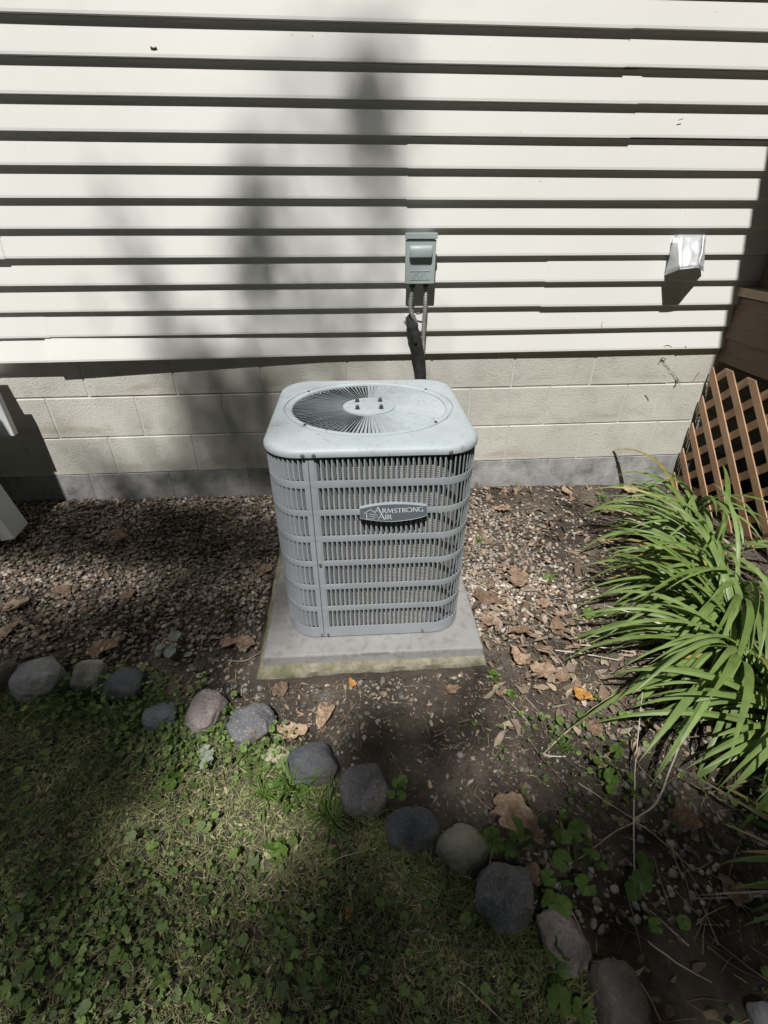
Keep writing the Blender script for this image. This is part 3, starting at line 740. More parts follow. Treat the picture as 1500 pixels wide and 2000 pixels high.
def glyph(ch, x0, x1, yt, yb, k=1.):
    w_, h_ = x1-x0, yb-yt; q = lambda u, v: (x0+u*w_, yb-v*h_); TH, TN = 15*k, 9*k
    def S(pts, t): stroke([q(*p) for p in pts], t)
    def serif(u, v, r=.16): S([(u-r, v), (u+r, v)], 6*k)
    if ch == 'A': S([(.02, 0), (.48, .97)], TN); S([(.44, 1.02), (.92, 0)], TH*1.15); S([(.2, .34), (.74, .34)], TN*.8); serif(.04, 0, .12); serif(.92, 0, .13)
    elif ch == 'R': S([(.15, 0), (.15, 1)], TH); S([(.15, .98), (.55, .97), (.74, .86), (.74, .64), (.55, .52), (.15, .5)], [TN, TN, TH, TH, TN, TN]); S([(.45, .52), (.98, 0)], TH); serif(.15, 0)
    elif ch == 'M': S([(.1, 0), (.17, 1)], TN); S([(.17, 1), (.5, .12)], TH); S([(.5, .12), (.82, 1)], TN); S([(.82, 1), (.9, 0)], TH); serif(.1, 0, .1); serif(.9, 0, .1)
    elif ch == 'S': S([(.9, .85), (.7, .97), (.4, .97), (.18, .82), (.25, .62), (.55, .48), (.82, .34), (.84, .15), (.6, .02), (.3, .02), (.08, .15)], [TN, TN, TN, TH, TH, TH, TH, TH, TN, TN, TN])
    elif ch == 'T': S([(.02, .96), (.98, .96)], TN); S([(.5, .95), (.5, 0)], TH); serif(.5, 0)
    elif ch == 'O': stroke([q(.5+.46*math.cos(a), .5+.48*math.sin(a)) for a in np.linspace(0, 2*PI, 21)[:-1]], [TN+(TH-TN)*abs(math.cos(a)) for a in np.linspace(0, 2*PI, 21)[:-1]], True)
    elif ch == 'N': S([(.12, 0), (.12, 1)], TN); S([(.1, 1), (.88, 0)], TH); S([(.88, 0), (.88, 1)], TN); serif(.12, 0, .12); serif(.88, 1, .12)
    elif ch == 'G': S([(.92, .85), (.7, .97), (.4, .97), (.14, .78), (.06, .5), (.14, .2), (.4, .03), (.7, .03), (.88, .12)], [TN, TN, TN, TH, TH, TH, TN, TN, TN]); S([(.88, 0), (.88, .42)], TH); serif(.84, .42, .14)
    elif ch == 'I': S([(.5, 0), (.5, 1)], TH); serif(.5, 0, .4); serif(.5, 1, .4)
for ch, a in (('A', (390, 515, 172, 281)), ('R', (527, 607, 198, 277)), ('M', (612, 730, 196, 275)), ('S', (742, 803, 192, 270)), ('T', (806, 884, 188, 264)), ('R', (892, 962, 184, 261)),
              ('O', (966, 1076, 174, 256)), ('N', (1086, 1174, 170, 250)), ('G', (1182, 1275, 160, 244)), ('A', (455, 580, 288, 393)), ('I', (578, 608, 310, 388)), ('R', (620, 702, 308, 388))):
    glyph(ch, *a)
letters.build('lettering', M['white'], bface, local=True)
letters = MB()
stroke([(195, 293), (310, 217), (388, 262)], 12); stroke([(245, 292), (245, 394)], 12); stroke([(239, 391), (388, 388)], 10)
for dy in (0, 40): stroke([(283, 318+dy), (305, 303+dy), (330, 299+dy), (360, 309+dy), (392, 317+dy), (425, 310+dy), (452, 294+dy)], [3, 7, 9, 11, 9, 7, 3])
letters.build('house_emblem', M['white'], bface, local=True)

# pad and slab under the unit
pad = thing('equipment_pad', 'flat grey plastic equipment pad under the air conditioner', 'pad', (.026, -.80, -.165), rz=math.radians(-1.))
def rect(hx, hy, z, r=.008, cy=0):
    P = []
    for cx, cyy, a in ((hx-r, hy-r, 0), (-hx+r, hy-r, 90), (-hx+r, -hy+r, 180), (hx-r, -hy+r, 270)):
        for k in range(4): q = math.radians(a+30*k); P.append((cx+r*math.cos(q), cyy+r*math.sin(q)+cy, z))
    return P
MB().rings([rect(.3775, .392, .026), rect(.3735, .388, .054), rect(.3705, .385, .0585), rect(.367, .3815, .060)], True, True).build('pad_body', M['pad'], pad, smooth=False, local=True)
MB().box((-.045, -.3895, .048), (.05, -.36, .0608)).build('handle_notch', M['pad'], pad, local=True)
m = MB(); sl_ = thing('concrete_slab', 'low mossy concrete slab showing as a rough green edge below the grey pad', 'slab', (.013, -.82, -.165))
n = 60
def rough_rect(hx, hy, z, amp, seed):
    P = []; per = 4*(hx+hy)
    for i in range(4*n):
        k, t = divmod(i, n); t = -1+2*t/n
        x, y = [(t*hx, -hy), (hx, t*hy), (-t*hx, hy), (-hx, -t*hy)][k]
        e = amp*mnoise.noise((x*18+seed, y*18, z*30)); P.append((x+(e if k in (1, 3) else 0), y+(e if k in (0, 2) else 0), z+e*.3))
    return P
m.rings([rough_rect(.389, .402, -.06, .006, 1), rough_rect(.388, .400, .006, .006, 2), rough_rect(.385, .397, .019, .005, 3), rough_rect(.379, .391, .0255, .002, 4)], True, True)
m.build('slab_body', M['slab'], sl_, smooth=True, local=True)

# ================================================================ BORDER STONES
def ico(sub):
    import bmesh
    bm = bmesh.new(); bmesh.ops.create_icosphere(bm, subdivisions=sub, radius=1)
    V = np.array([v.co[:] for v in bm.verts]); F = np.array([[v.index for v in f.verts] for f in bm.faces]); bm.free(); return V, F
IV, IF = ico(5)
SM = {
 'granite': m_stone('grey_granite', (.15, .15, .155), (.24, .24, .24), (.33, .33, .32), (.52, .52, .52), .3),
 'mottled': m_stone('mottled_tan_stone', (.14, .13, .10), (.24, .23, .19), (.42, .41, .37), (.6, .58, .5), .4, 16),
 'blue': m_stone('dark_blue_stone', (.045, .048, .055), (.075, .08, .088), (.12, .122, .126), (.3, .32, .35), .25),
 'bluelight': m_stone('blue_grey_stone', (.085, .092, .105), (.13, .14, .155), (.18, .19, .20), (.4, .42, .44), .25),
 'pink': m_stone('pink_granite', (.17, .145, .135), (.24, .205, .195), (.33, .29, .27), (.10, .09, .10), .5, 14),
 'speckled': m_stone('speckled_dark_granite', (.07, .07, .078), (.12, .12, .13), (.24, .20, .17), (.48, .48, .48), .55),
 'slate': m_stone('smooth_slate_stone', (.045, .048, .055), (.07, .073, .08), (.10, .103, .108), (.3, .3, .3), .12),
 'grey': m_stone('grey_speckled_stone', (.09, .088, .09), (.15, .145, .145), (.25, .235, .225), (.5, .48, .48), .45),
 'olive': m_stone('olive_grey_stone', (.12, .12, .09), (.19, .185, .145), (.28, .265, .20), (.4, .38, .3), .3, 12, .5),
 'yellow': m_stone('yellowish_stone', (.20, .18, .12), (.30, .27, .19), (.40, .37, .29), (.6, .58, .5), .3),
 'brown': m_stone('brown_grey_stone', (.07, .062, .055), (.12, .108, .095), (.18, .165, .15), (.3, .28, .25), .3),
}
# name px, py = picture centre; w,h in photo px; squareness; material; label
ST = [
 (4, 1325, 66, 74, .1, 'brown', 'dark brown grey stone cut off by the left edge of the picture', 0),
 (75, 1327, 118, 92, .25, 'granite', 'big light grey granite stone, largest at the left end of the border', .3),
 (174, 1326, 78, 78, .4, 'mottled', 'mottled tan and white stone between the light granite and a dark blue stone', .5),
 (243, 1338, 90, 70, .2, 'blue', 'dark blue stone half hidden by green leaves beside the mottled stone', .2),
 (312, 1399, 72, 58, .6, 'bluelight', 'small angular blue grey stone sunk in green ground cover', .4),
 (404, 1390, 86, 90, .15, 'pink', 'round pinkish granite stone left of the dark speckled one', .2),
 (492, 1420, 102, 98, .45, 'speckled', 'dark speckled granite stone with a rusty patch beside the pink one', .9),
 (612, 1494, 106, 92, .3, 'slate', 'smooth dark slate stone in front of the concrete slab', .3),
 (712, 1543, 100, 106, .25, 'grey', 'grey speckled stone with whitish scuffs just right of the smooth slate one', .6),
 (806, 1623, 108, 98, .25, 'blue', 'dark blue grey stone touching the olive grey one', .1),
 (903, 1658, 106, 104, .3, 'olive', 'olive grey stone with greenish side between two darker stones', .7),
 (986, 1756, 116, 146, .45, 'grey', 'long two tone grey stone below the olive one', .1),
 (1101, 1842, 112, 138, .55, 'pink', 'angular pinkish grey stone with weeds at its foot', .6),
 (1207, 1955, 128, 170, .35, 'brown', 'long dark rough stone cut off by the bottom edge of the picture', .2),
 (541, 1476, 52, 42, .3, 'yellow', 'small yellowish stone tucked under a curled dead leaf', .2),
 (208, 1388, 30, 20, .4, 'granite', 'small grey pebble sized stone in the dark clover under the mottled stone', .2),
 (1492, 1985, 70, 60, .4, 'granite', 'pale grey stone in the bottom right corner of the picture', .2),
]
def make_stone(px, py, w_, h_, sq, mk, label, tw, idx):
    c = onz(px, py, -.125); dist = np.linalg.norm(c-CAM); rx = w_/2*dist/FPX/1.14; rv = h_/2*dist/FPX/1.16
    # visible height mixes depth and height: look angle
    el = math.asin((CAM[2]-c[2])/dist); rz_ = min(rx*.72, rv*.8); ry = math.sqrt(max((rv**2-(rz_*math.cos(el))**2), (rv*.45)**2))/math.sin(el)
    ry = min(max(ry, rx*.62), rx*1.5)
    V = IV.copy(); n_ = np.array([mnoise.noise(Vector(v)*1.3+Vector((idx*7.1, 2, idx))) for v in V]); n2 = np.array([mnoise.noise(Vector(v)*3.4+Vector((idx*3.1, 9, idx))) for v in V]); n3 = np.array([mnoise.noise(Vector(v)*9+Vector((idx*1.1, 4, idx))) for v in V])
    p_ = 2+sq*2.2; nrm = (np.abs(V)**p_).sum(1)**(1/p_); V = V/nrm[:, None]
    r3 = random.Random(idx)
    for k in range(int(2+sq*8)):   # facets
        d = np.array([r3.gauss(0, 1), r3.gauss(0, 1), r3.gauss(0, .8)]); d /= np.linalg.norm(d); h = r3.uniform(.80, .97); t = V@d; ex = np.clip(t-h, 0, None); V -= d[None]*(ex*.7)[:, None]
    V = V*(1+.13*n_+.06*n2+.028*n3)[:, None]
    V = V*np.array([rx, ry, rz_]); a = (tw-.3)*.8; ca, sa = math.cos(a), math.sin(a); V = np.stack([V[:, 0]*ca-V[:, 1]*sa, V[:, 0]*sa+V[:, 1]*ca, V[:, 2]], 1)
    g = G(c[0], c[1]); kx = ky = 1.; tx, ty = px, py
    for _ in range(6):   # settle the stone in the soil at the surveyed size
        W = V*np.array([kx, ky, .5+.5*ky]); zc = g+W[:, 2].max()*.5; d = ray(tx, ty); c = CAM+d*((zc-CAM[2])/d[2])
        Q = W+c; Q = Q[Q[:, 2] > g-.002]; qx, qy = proj(Q); kx *= w_/(qx.max()-qx.min()); ky *= h_/(qy.max()-qy.min())
        tx += px-(qx.max()+qx.min())/2; ty += py-(qy.max()+qy.min())/2
    V = W
    o = link('border_stone', np_mesh('border_stone', V, IF, smooth=True), None, SM[mk], loc=c)
    tag(o, label, 'stone', 'border stones along the lawn'); return c, rx
stones = [make_stone(*s_, i) for i, s_ in enumerate(ST)]

# ================================================================ SCATTER
def base_t(V, F): return V, F
PV, PF = ico(2)
def scatter_pebbles(name, N, sampler, smin, smax, tints, label, seed):
    r = np.random.default_rng(seed); pts = sampler(N*3, r)[:N]; N = len(pts)
    S = np.exp(r.uniform(math.log(smin), math.log(smax), N))[:, None]*np.stack([r.uniform(.85, 1.35, N), r.uniform(.7, 1.1, N), r.uniform(.45, .8, N)], 1)
    k = len(PV); shapes = []
    for q in range(24):
        rr = np.random.default_rng(q+seed*100); W = PV.copy()
        for _ in range(5):
            d = rr.normal(size=3); d /= np.linalg.norm(d); t = W@d; W -= d[None]*(np.clip(t-rr.uniform(.55, .9), 0, None)*.8)[:, None]
        shapes.append(W*(1+.08*rr.normal(size=(k, 1))*.4))
    shp = np.array(shapes)[r.integers(0, 24, N)]
    a = r.uniform(0, 2*PI, N); ca, sa = np.cos(a), np.sin(a)
    W = shp*S[:, None, :]
    tx = r.normal(0, .35, N)[:, None]; y_, z_ = W[:, :, 1].copy(), W[:, :, 2].copy(); W[:, :, 1] = y_*np.cos(tx)-z_*np.sin(tx); W[:, :, 2] = y_*np.sin(tx)+z_*np.cos(tx)
    X_ = W[:, :, 0]*ca[:, None]-W[:, :, 1]*sa[:, None]; Y_ = W[:, :, 0]*sa[:, None]+W[:, :, 1]*ca[:, None]
    z0 = gz(pts[:, 0], pts[:, 1]) + pts[:, 2]
    Vv = np.stack([X_+pts[:, 0:1], Y_+pts[:, 1:2], W[:, :, 2]+z0[:, None]+S[:, 2:3]*.35], 2).reshape(-1, 3)
    Ff = (PF[None]+(np.arange(N)*k)[:, None, None]).reshape(-1, 3)
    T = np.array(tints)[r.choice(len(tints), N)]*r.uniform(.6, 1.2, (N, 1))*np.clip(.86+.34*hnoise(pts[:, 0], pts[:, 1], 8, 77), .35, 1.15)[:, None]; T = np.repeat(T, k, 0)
    o = link(name, np_mesh(name, Vv, Ff, T, smooth=True), None, M['pebble']); tag(o, label, 'gravel', None, 'stuff'); return o
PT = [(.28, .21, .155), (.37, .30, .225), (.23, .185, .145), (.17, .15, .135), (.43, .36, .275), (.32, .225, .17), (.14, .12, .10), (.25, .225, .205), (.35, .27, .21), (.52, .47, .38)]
def keep_off(p):   # not inside the slab or in the wall
    return ~((np.abs(p[:, 0]-.013) < .40) & (np.abs(p[:, 1]+.82) < .43)) & (p[:, 1] < -.008)
def border_y(x):   # line of the stones in plan
    xs = np.array([-3, -1.3, -1.06, -.66, -.36, -.19, -.03, .12, .22, .32, .43, .6, 1.2]); ys = np.array([-1.16, -1.19, -1.2, -1.27, -1.42, -1.53, -1.63, -1.76, -1.82, -1.94, -2.04, -2.25, -3.0])
    return np.interp(x, xs, ys)
def smp_left(n, r):
    p = np.stack([r.uniform(-2.4, -.36, n), r.uniform(-1.16, -.0, n), r.choice([0, .004, .008, .012], n)], 1)
    pr_d = np.clip((p[:, 1]+1.16)/.28+.25*hnoise(p[:, 0], p[:, 1], 8, 5), .04, 1); return p[(r.uniform(size=n) < pr_d) & keep_off(p)]
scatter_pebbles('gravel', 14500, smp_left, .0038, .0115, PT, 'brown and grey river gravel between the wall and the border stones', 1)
def smp_right(n, r):
    p = np.stack([r.uniform(-.40, 1.15, n), r.uniform(-1.12, -.0, n), r.choice([0, .003, .006], n)], 1)
    dn = np.clip(1.15-np.abs(p[:, 0]-.5)/.42, 0, 1)*np.clip((p[:, 1]+1.12)/.3, 0, 1)*np.clip((.02-p[:, 1])/.35+.1, .2, 1)+.10
    dn = dn*np.clip(.75+.6*hnoise(p[:, 0], p[:, 1], 7, 6), .05, 1.3)
    return p[(r.uniform(size=n) < dn) & keep_off(p)]
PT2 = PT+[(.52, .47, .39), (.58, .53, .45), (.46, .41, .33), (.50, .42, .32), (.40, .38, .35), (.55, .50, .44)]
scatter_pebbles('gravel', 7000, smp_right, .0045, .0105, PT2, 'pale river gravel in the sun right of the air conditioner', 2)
def smp_front(n, r):
    p = np.stack([r.uniform(-.95, 1.3, n), r.uniform(-1.95, -1.0, n), np.zeros(n)], 1)
    dn = .55*np.clip(.5+.9*hnoise(p[:, 0], p[:, 1], 9, 8), .02, 1); return p[(r.uniform(size=n) < dn) & keep_off(p) & (p[:, 1] > border_y(p[:, 0])+.02)]
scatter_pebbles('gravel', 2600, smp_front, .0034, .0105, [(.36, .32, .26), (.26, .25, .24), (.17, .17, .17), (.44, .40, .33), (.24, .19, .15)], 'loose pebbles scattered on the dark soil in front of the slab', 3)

# soil crumbs and leaf crumbs
def flakes(name, N, sampler, smin, smax, tints, label, seed, curl=.35, lift=.004, mat_='litter', cat='leaf litter', long_=1.6):
    r = np.random.default_rng(seed); p = sampler(N*4, r)[:N]; N = len(p)
    base = np.array([(-1, -.1, 0), (-.45, -.55, .18), (.35, -.5, .1), (1, 0, .25), (.4, .5, .1), (-.4, .6, .18), (0, 0, -.05)]); tri = np.array([(0, 1, 6), (1, 2, 6), (2, 3, 6), (3, 4, 6), (4, 5, 6), (5, 0, 6)])
    S = np.exp(r.uniform(math.log(smin), math.log(smax), N)); B = base[None]*(1+.35*r.normal(size=(N, 7, 1)))*S[:, None, None]*np.array([long_, 1, 1.0])
    e = np.stack([r.normal(0, curl, N), r.normal(0, curl, N), r.uniform(0, 2*PI, N)], 1)
    cx_, sx_, cy_, sy_, cz_, sz_ = np.cos(e[:, 0]), np.sin(e[:, 0]), np.cos(e[:, 1]), np.sin(e[:, 1]), np.cos(e[:, 2]), np.sin(e[:, 2])
    y, z = B[:, :, 1]*cx_[:, None]-B[:, :, 2]*sx_[:, None], B[:, :, 1]*sx_[:, None]+B[:, :, 2]*cx_[:, None]
    x, z = B[:, :, 0]*cy_[:, None]+z*sy_[:, None], -B[:, :, 0]*sy_[:, None]+z*cy_[:, None]
    x, y = x*cz_[:, None]-y*sz_[:, None], x*sz_[:, None]+y*cz_[:, None]
    z0 = gz(p[:, 0], p[:, 1])+lift+r.uniform(0, lift*1.5, N)+p[:, 2]+np.where((p[:, 0] < -.4) & (p[:, 1] > -1.1), .010, 0)
    V = np.stack([x+p[:, :1], y+p[:, 1:2], z+z0[:, None]], 2).reshape(-1, 3); F = (tri[None]+(np.arange(N)*7)[:, None, None]).reshape(-1, 3)
    T = np.repeat(np.array(tints)[r.integers(0, len(tints), N)]*r.uniform(.6, 1.25, (N, 1)), 7, 0)
    o = link(name, np_mesh(name, V, F, T), None, M[mat_]); tag(o, label, cat, None, 'stuff'); return o
def smp_soil(n, r):
    p = np.stack([r.uniform(-1.6, 1.8, n), r.uniform(-2.4, -.01, n), np.zeros(n)], 1)
    dn = np.where(p[:, 1] > border_y(p[:, 0])+.01, .5, 0)*np.clip(.6+.8*hnoise(p[:, 0], p[:, 1], 6, 12), .08, 1)
    dn = np.where(p[:, 0] < -.4, dn*.5, dn); return p[(r.uniform(size=n) < dn) & keep_off(p)]
LT = [(.25, .18, .125), (.36, .27, .195), (.16, .115, .08), (.09, .068, .052), (.44, .36, .27)]
flakes('leaf_litter', 15000, smp_soil, .0018, .007, LT, 'crumbled brown leaf bits strewn over the bare soil', 21)
def smp_lit(n, r):
    p = np.stack([r.uniform(-1.6, 1.9, n), r.uniform(-2.4, -.02, n), np.zeros(n)], 1)
    dn = .05+.9*np.clip((p[:, 0]-.36)/.3, 0, 1)*np.clip((p[:, 1]+1.5)/.3, .25, 1)+.5*np.clip(1-np.abs(p[:, 1]+.06)/.08, 0, 1)*(p[:, 0] > .3)
    dn *= np.clip(.6+.9*hnoise(p[:, 0], p[:, 1], 7, 13), .1, 1)
    return p[(r.uniform(size=n) < dn) & keep_off(p) & (p[:, 1] > border_y(p[:, 0])+.01)]
flakes('leaf_litter', 1500, smp_lit, .008, .021, LT[:3]+[(.33, .24, .17)], 'broken curled dead leaves drifted against the wall and under the daylilies', 22, .5, .006)

flakes('grit', 16000, smp_soil, .0012, .0034, [(.36, .31, .25), (.26, .22, .18), (.46, .42, .35), (.16, .13, .11), (.30, .24, .18)], 'fine grit and crumbs on the bare soil', 25, .4, .002, 'litter', 'grit', 1.2)
def smp_pad(n, r):
    p = np.stack([r.uniform(.36, 1.25, n), r.uniform(-1.5, -.7, n), np.zeros(n)], 1); dn = np.exp(-((p[:, 0]-.62)/.30)**2-((p[:, 1]+1.1)/.26)**2)+.12; return p[(r.uniform(size=n) < dn) & keep_off(p)]
flakes('leaf_litter', 330, smp_pad, .007, .022, [(.40, .31, .23), (.30, .22, .155), (.46, .37, .28), (.22, .155, .11)], 'broken tan leaves lying thick right of the grey pad', 26, .45, .008)
# straws, needles and grass
def blades(name, N, sampler, lmin, lmax, w0, tints, label, seed, lean=(.3, 1.2), cat='grass', mat_='grass', bend=.5):
    r = np.random.default_rng(seed); p = sampler(N*4, r)[:N]; N = len(p)
    L_ = r.uniform(lmin, lmax, N); az = r.uniform(0, 2*PI, N); ln = r.uniform(*lean, N); bd = r.uniform(.2, 1, N)*bend
    W_ = w0*r.uniform(.6, 1.3, N); P = [np.stack([p[:, 0], p[:, 1], gz(p[:, 0], p[:, 1])-.002+p[:, 2]], 1)]; ang = ln.copy()
    for k in range(3):
        st = L_/3; P.append(P[-1]+np.stack([np.sin(ang)*np.cos(az)*st, np.sin(ang)*np.sin(az)*st, np.cos(ang)*st], 1)); ang = np.minimum(ang+bd, 1.75); az = az+r.normal(0, .15, N)
    g = gz(p[:, 0], p[:, 1]); V = []
    sd = np.stack([-np.sin(az), np.cos(az), r.normal(0, .3, N)], 1)
    for k, q in enumerate(P):
        q[:, 2] = np.maximum(q[:, 2], g+.001+.004*r.uniform(size=N)); ww = (W_*(1, .95, .7, .12)[k]/2)[:, None]; V += [q-sd*ww, q+sd*ww]
    V = np.stack(V, 1).reshape(-1, 3); base = np.array([(0, 1, 3, 2), (2, 3, 5, 4), (4, 5, 7, 6)]); F = (base[None]+(np.arange(N)*8)[:, None, None]).reshape(-1, 4)
    T = np.repeat(np.array(tints)[r.integers(0, len(tints), N)]*r.uniform(.65, 1.25, (N, 1)), 8, 0)
    o = link(name, np_mesh(name, V, F, T), None, M[mat_]); tag(o, label, cat, None, 'stuff'); return o
def lawn(n, r, dens=1., seed=31, pw=8):
    p = np.stack([r.uniform(-2.3, .75, n), r.uniform(-2.75, -1.17, n), np.zeros(n)], 1)
    ed = border_y(p[:, 0])-p[:, 1]; dn = np.clip(ed/.06, 0, 1)*np.clip(.65+.5*hnoise(p[:, 0], p[:, 1], pw, seed), .12, 1)
    return p[r.uniform(size=n) < dn*dens]
GT = [(.18, .24, .07), (.23, .29, .09), (.29, .33, .12), (.34, .35, .15), (.13, .19, .055)]
TT = [(.40, .40, .19), (.32, .34, .15), (.50, .46, .26), (.25, .27, .12), (.20, .17, .10)]
blades('grass', 27000, lawn, .018, .052, .0019, GT, 'short sparse green lawn grass in the lower left', 41, (.2, 1.3))
blades('thatch', 60000, lambda n, r: lawn(n, r, 1, 33, 6), .012, .045, .0019, TT, 'dry straw coloured thatch lying among the lawn grass', 42, (1.1, 1.6), 'dry grass')
blades('plant_debris', 2600, smp_soil, .015, .07, .0013, TT+[(.09, .07, .05), (.42, .36, .26)], 'thin dry stems and needles lying on the soil', 43, (1.35, 1.57), 'dry stems')
flakes('lawn_debris', 16000, lambda n, r: lawn(n, r, 1, 37, 5), .0022, .0065, [(.36, .36, .18), (.28, .31, .13), (.46, .42, .25), (.22, .20, .12), (.22, .29, .10)], 'dry clippings covering the soil between the lawn grass', 24, .3, .003)
def smp_stems(n, r):
    p = np.stack([r.uniform(.45, 1.7, n), r.uniform(-2.4, -.6, n), np.zeros(n)], 1); dn = np.clip((p[:, 0]-.5)/.6, .08, 1)*np.clip(.6+.6*hnoise(p[:, 0], p[:, 1], 5, 23), .1, 1); return p[(r.uniform(size=n) < dn) & (p[:, 1] > border_y(p[:, 0])+.03)]
blades('plant_debris', 1300, smp_stems, .05, .17, .0026, [(.36, .30, .20), (.26, .20, .13), (.46, .40, .29), (.17, .13, .09)], 'long dead stems and straw heaped under the daylilies and over the shaded soil', 45, (1.3, 1.55), 'dry stems', 'grass', .15)
# creeping ground cover: scalloped round leaves on short stems
def rounds(name, N, sampler, smin, smax, tints, label, seed, h0=.006, h1=.03, nl=17):
    r = np.random.default_rng(seed); p = sampler(N*4, r)[:N]; N = len(p); S = np.exp(r.uniform(math.log(smin), math.log(smax), N))
    th = np.linspace(.2, 2*PI-.2, nl); rad = 1+.055*np.where(np.arange(nl) % 2, 1, -1); rad[[0, -1]] = .9
    base = np.concatenate([[(0, 0, 0)], np.stack([np.cos(th)*rad, np.sin(th)*rad, .16+.08*np.sin(th*2)], 1)]); tri = np.array([(0, k, k+1) for k in range(1, nl)])
    B = base[None]*S[:, None, None]*(1+.035*r.normal(size=(N, nl+1, 1))); B[:, :, 2] += .12*S[:, None]*r.normal(size=(N, nl+1)); e = np.stack([r.normal(0, .45, N), r.normal(-.15, .45, N), r.uniform(0, 2*PI, N)], 1)
    cx_, sx_, cy_, sy_, cz_, sz_ = np.cos(e[:, 0]), np.sin(e[:, 0]), np.cos(e[:, 1]), np.sin(e[:, 1]), np.cos(e[:, 2]), np.sin(e[:, 2])
    y, z = B[:, :, 1]*cx_[:, None]-B[:, :, 2]*sx_[:, None], B[:, :, 1]*sx_[:, None]+B[:, :, 2]*cx_[:, None]
    x, z = B[:, :, 0]*cy_[:, None]+z*sy_[:, None], -B[:, :, 0]*sy_[:, None]+z*cy_[:, None]
    x, y = x*cz_[:, None]-y*sz_[:, None], x*sz_[:, None]+y*cz_[:, None]
    hh = r.uniform(h0, h1, N)+p[:, 2]; z0 = gz(p[:, 0], p[:, 1])+hh
    V = np.stack([x+p[:, :1], y+p[:, 1:2], z+z0[:, None]], 2).reshape(-1, 3); F = (tri[None]+(np.arange(N)*(nl+1))[:, None, None]).reshape(-1, 3)
    # stems: a thin sliver triangle from the ground to the leaf
    g = gz(p[:, 0], p[:, 1]); c = np.stack([p[:, 0], p[:, 1], z0], 1); f_ = c+np.stack([r.normal(0, .008, N), r.normal(0, .008, N), -hh-.002], 1)
    sv = np.stack([f_-[.0006, 0, 0], f_+[.0006, 0, 0], c], 1).reshape(-1, 3); sf = (np.array([[0, 1, 2]])[None]+(np.arange(N)*3)[:, None, None]).reshape(-1, 3)+len(V)
    T = np.array(tints)[r.integers(0, len(tints), N)]*r.uniform(.65, 1.25, (N, 1)); T = np.concatenate([np.repeat(T, nl+1, 0), np.repeat(T, 3, 0)*.9])
    o = link(name, np_mesh(name, np.concatenate([V, sv]), np.concatenate([F, sf]), T), None, M['grass']); tag(o, label, 'ground cover', None, 'stuff'); return o
def smp_charlie(n, r):
    p = lawn(n, r, 1, 51, 3.2); x, y = proj(np.c_[p[:, :2], np.full(len(p), -.15)])
    d = .10+.9*np.exp(-((x-180)/260)**2-((y-1850)/170)**2)+2.2*np.exp(-((x-300)/120)**2-((y-1440)/65)**2)+.7*np.exp(-((x-560)/140)**2-((y-1860)/90)**2)+.35*np.exp(-((x-620)/90)**2-((y-1580)/60)**2)
    d *= np.clip(.7+.6*hnoise(p[:, 0], p[:, 1], 12, 14), .1, 1.2)
    return p[r.uniform(size=len(p)) < d]
def smp_big(n, r):
    p = lawn(n, r, 1, 52, 4); x, y = proj(np.c_[p[:, :2], np.full(len(p), -.15)])
    d = .05+np.exp(-((x-150)/300)**2-((y-1900)/170)**2)+.7*np.exp(-((x-560)/170)**2-((y-1900)/110)**2)+.5*np.exp(-((x-300)/110)**2-((y-1430)/55)**2); return p[r.uniform(size=len(p)) < d]
CT = [(.15, .24, .06), (.19, .28, .08), (.25, .34, .11), (.12, .19, .055), (.18, .24, .11)]
rounds('ground_cover', 9000, smp_charlie, .0034, .0082, CT, 'creeping round leaved weeds spread through the lawn', 61)
rounds('ground_cover', 1300, smp_big, .0085, .0135, CT, 'larger round weed leaves standing above the lawn', 62, .015, .045)
def smp_edge(n, r):
    p = np.stack([r.uniform(-1.6, .7, n), np.zeros(n), np.zeros(n)], 1); p[:, 1] = border_y(p[:, 0])+r.normal(-.02, .05, n)
    d = np.clip(.25+.9*hnoise(p[:, 0], p[:, 1], 7, 16), .0, 1); return p[r.uniform(size=n) < d]
rounds('ground_cover', 1100, smp_edge, .004, .011, CT, 'small green leaves growing around the border stones', 63, .008, .05)
def smp_edge2(n, r):
    p = np.stack([r.uniform(-1.7, .8, n), np.zeros(n), np.zeros(n)], 1); p[:, 1] = border_y(p[:, 0])+r.normal(-.045, .04, n); return p[r.uniform(size=n) < np.clip(.5+.8*hnoise(p[:, 0], p[:, 1], 9, 19), .05, 1)]
blades('grass', 2600, smp_edge2, .025, .075, .0024, GT, 'longer grass growing up against the border stones', 44, (.1, 1.1))
def smp_rs(n, r):
    p = np.stack([r.uniform(.3, 1.5, n), r.uniform(-2.3, -1.3, n), np.zeros(n)], 1); d = np.clip(.12+.8*hnoise(p[:, 0], p[:, 1], 8, 17), .0, 1)*np.clip((-1.35-p[:, 1])/.3, 0, 1)
    return p[(r.uniform(size=n) < d) & (p[:, 1] > border_y(p[:, 0]))]
rounds('ground_cover', 950, smp_rs, .004, .014, CT, 'low shaded weeds over the dark soil in the lower right', 64, .008, .03)

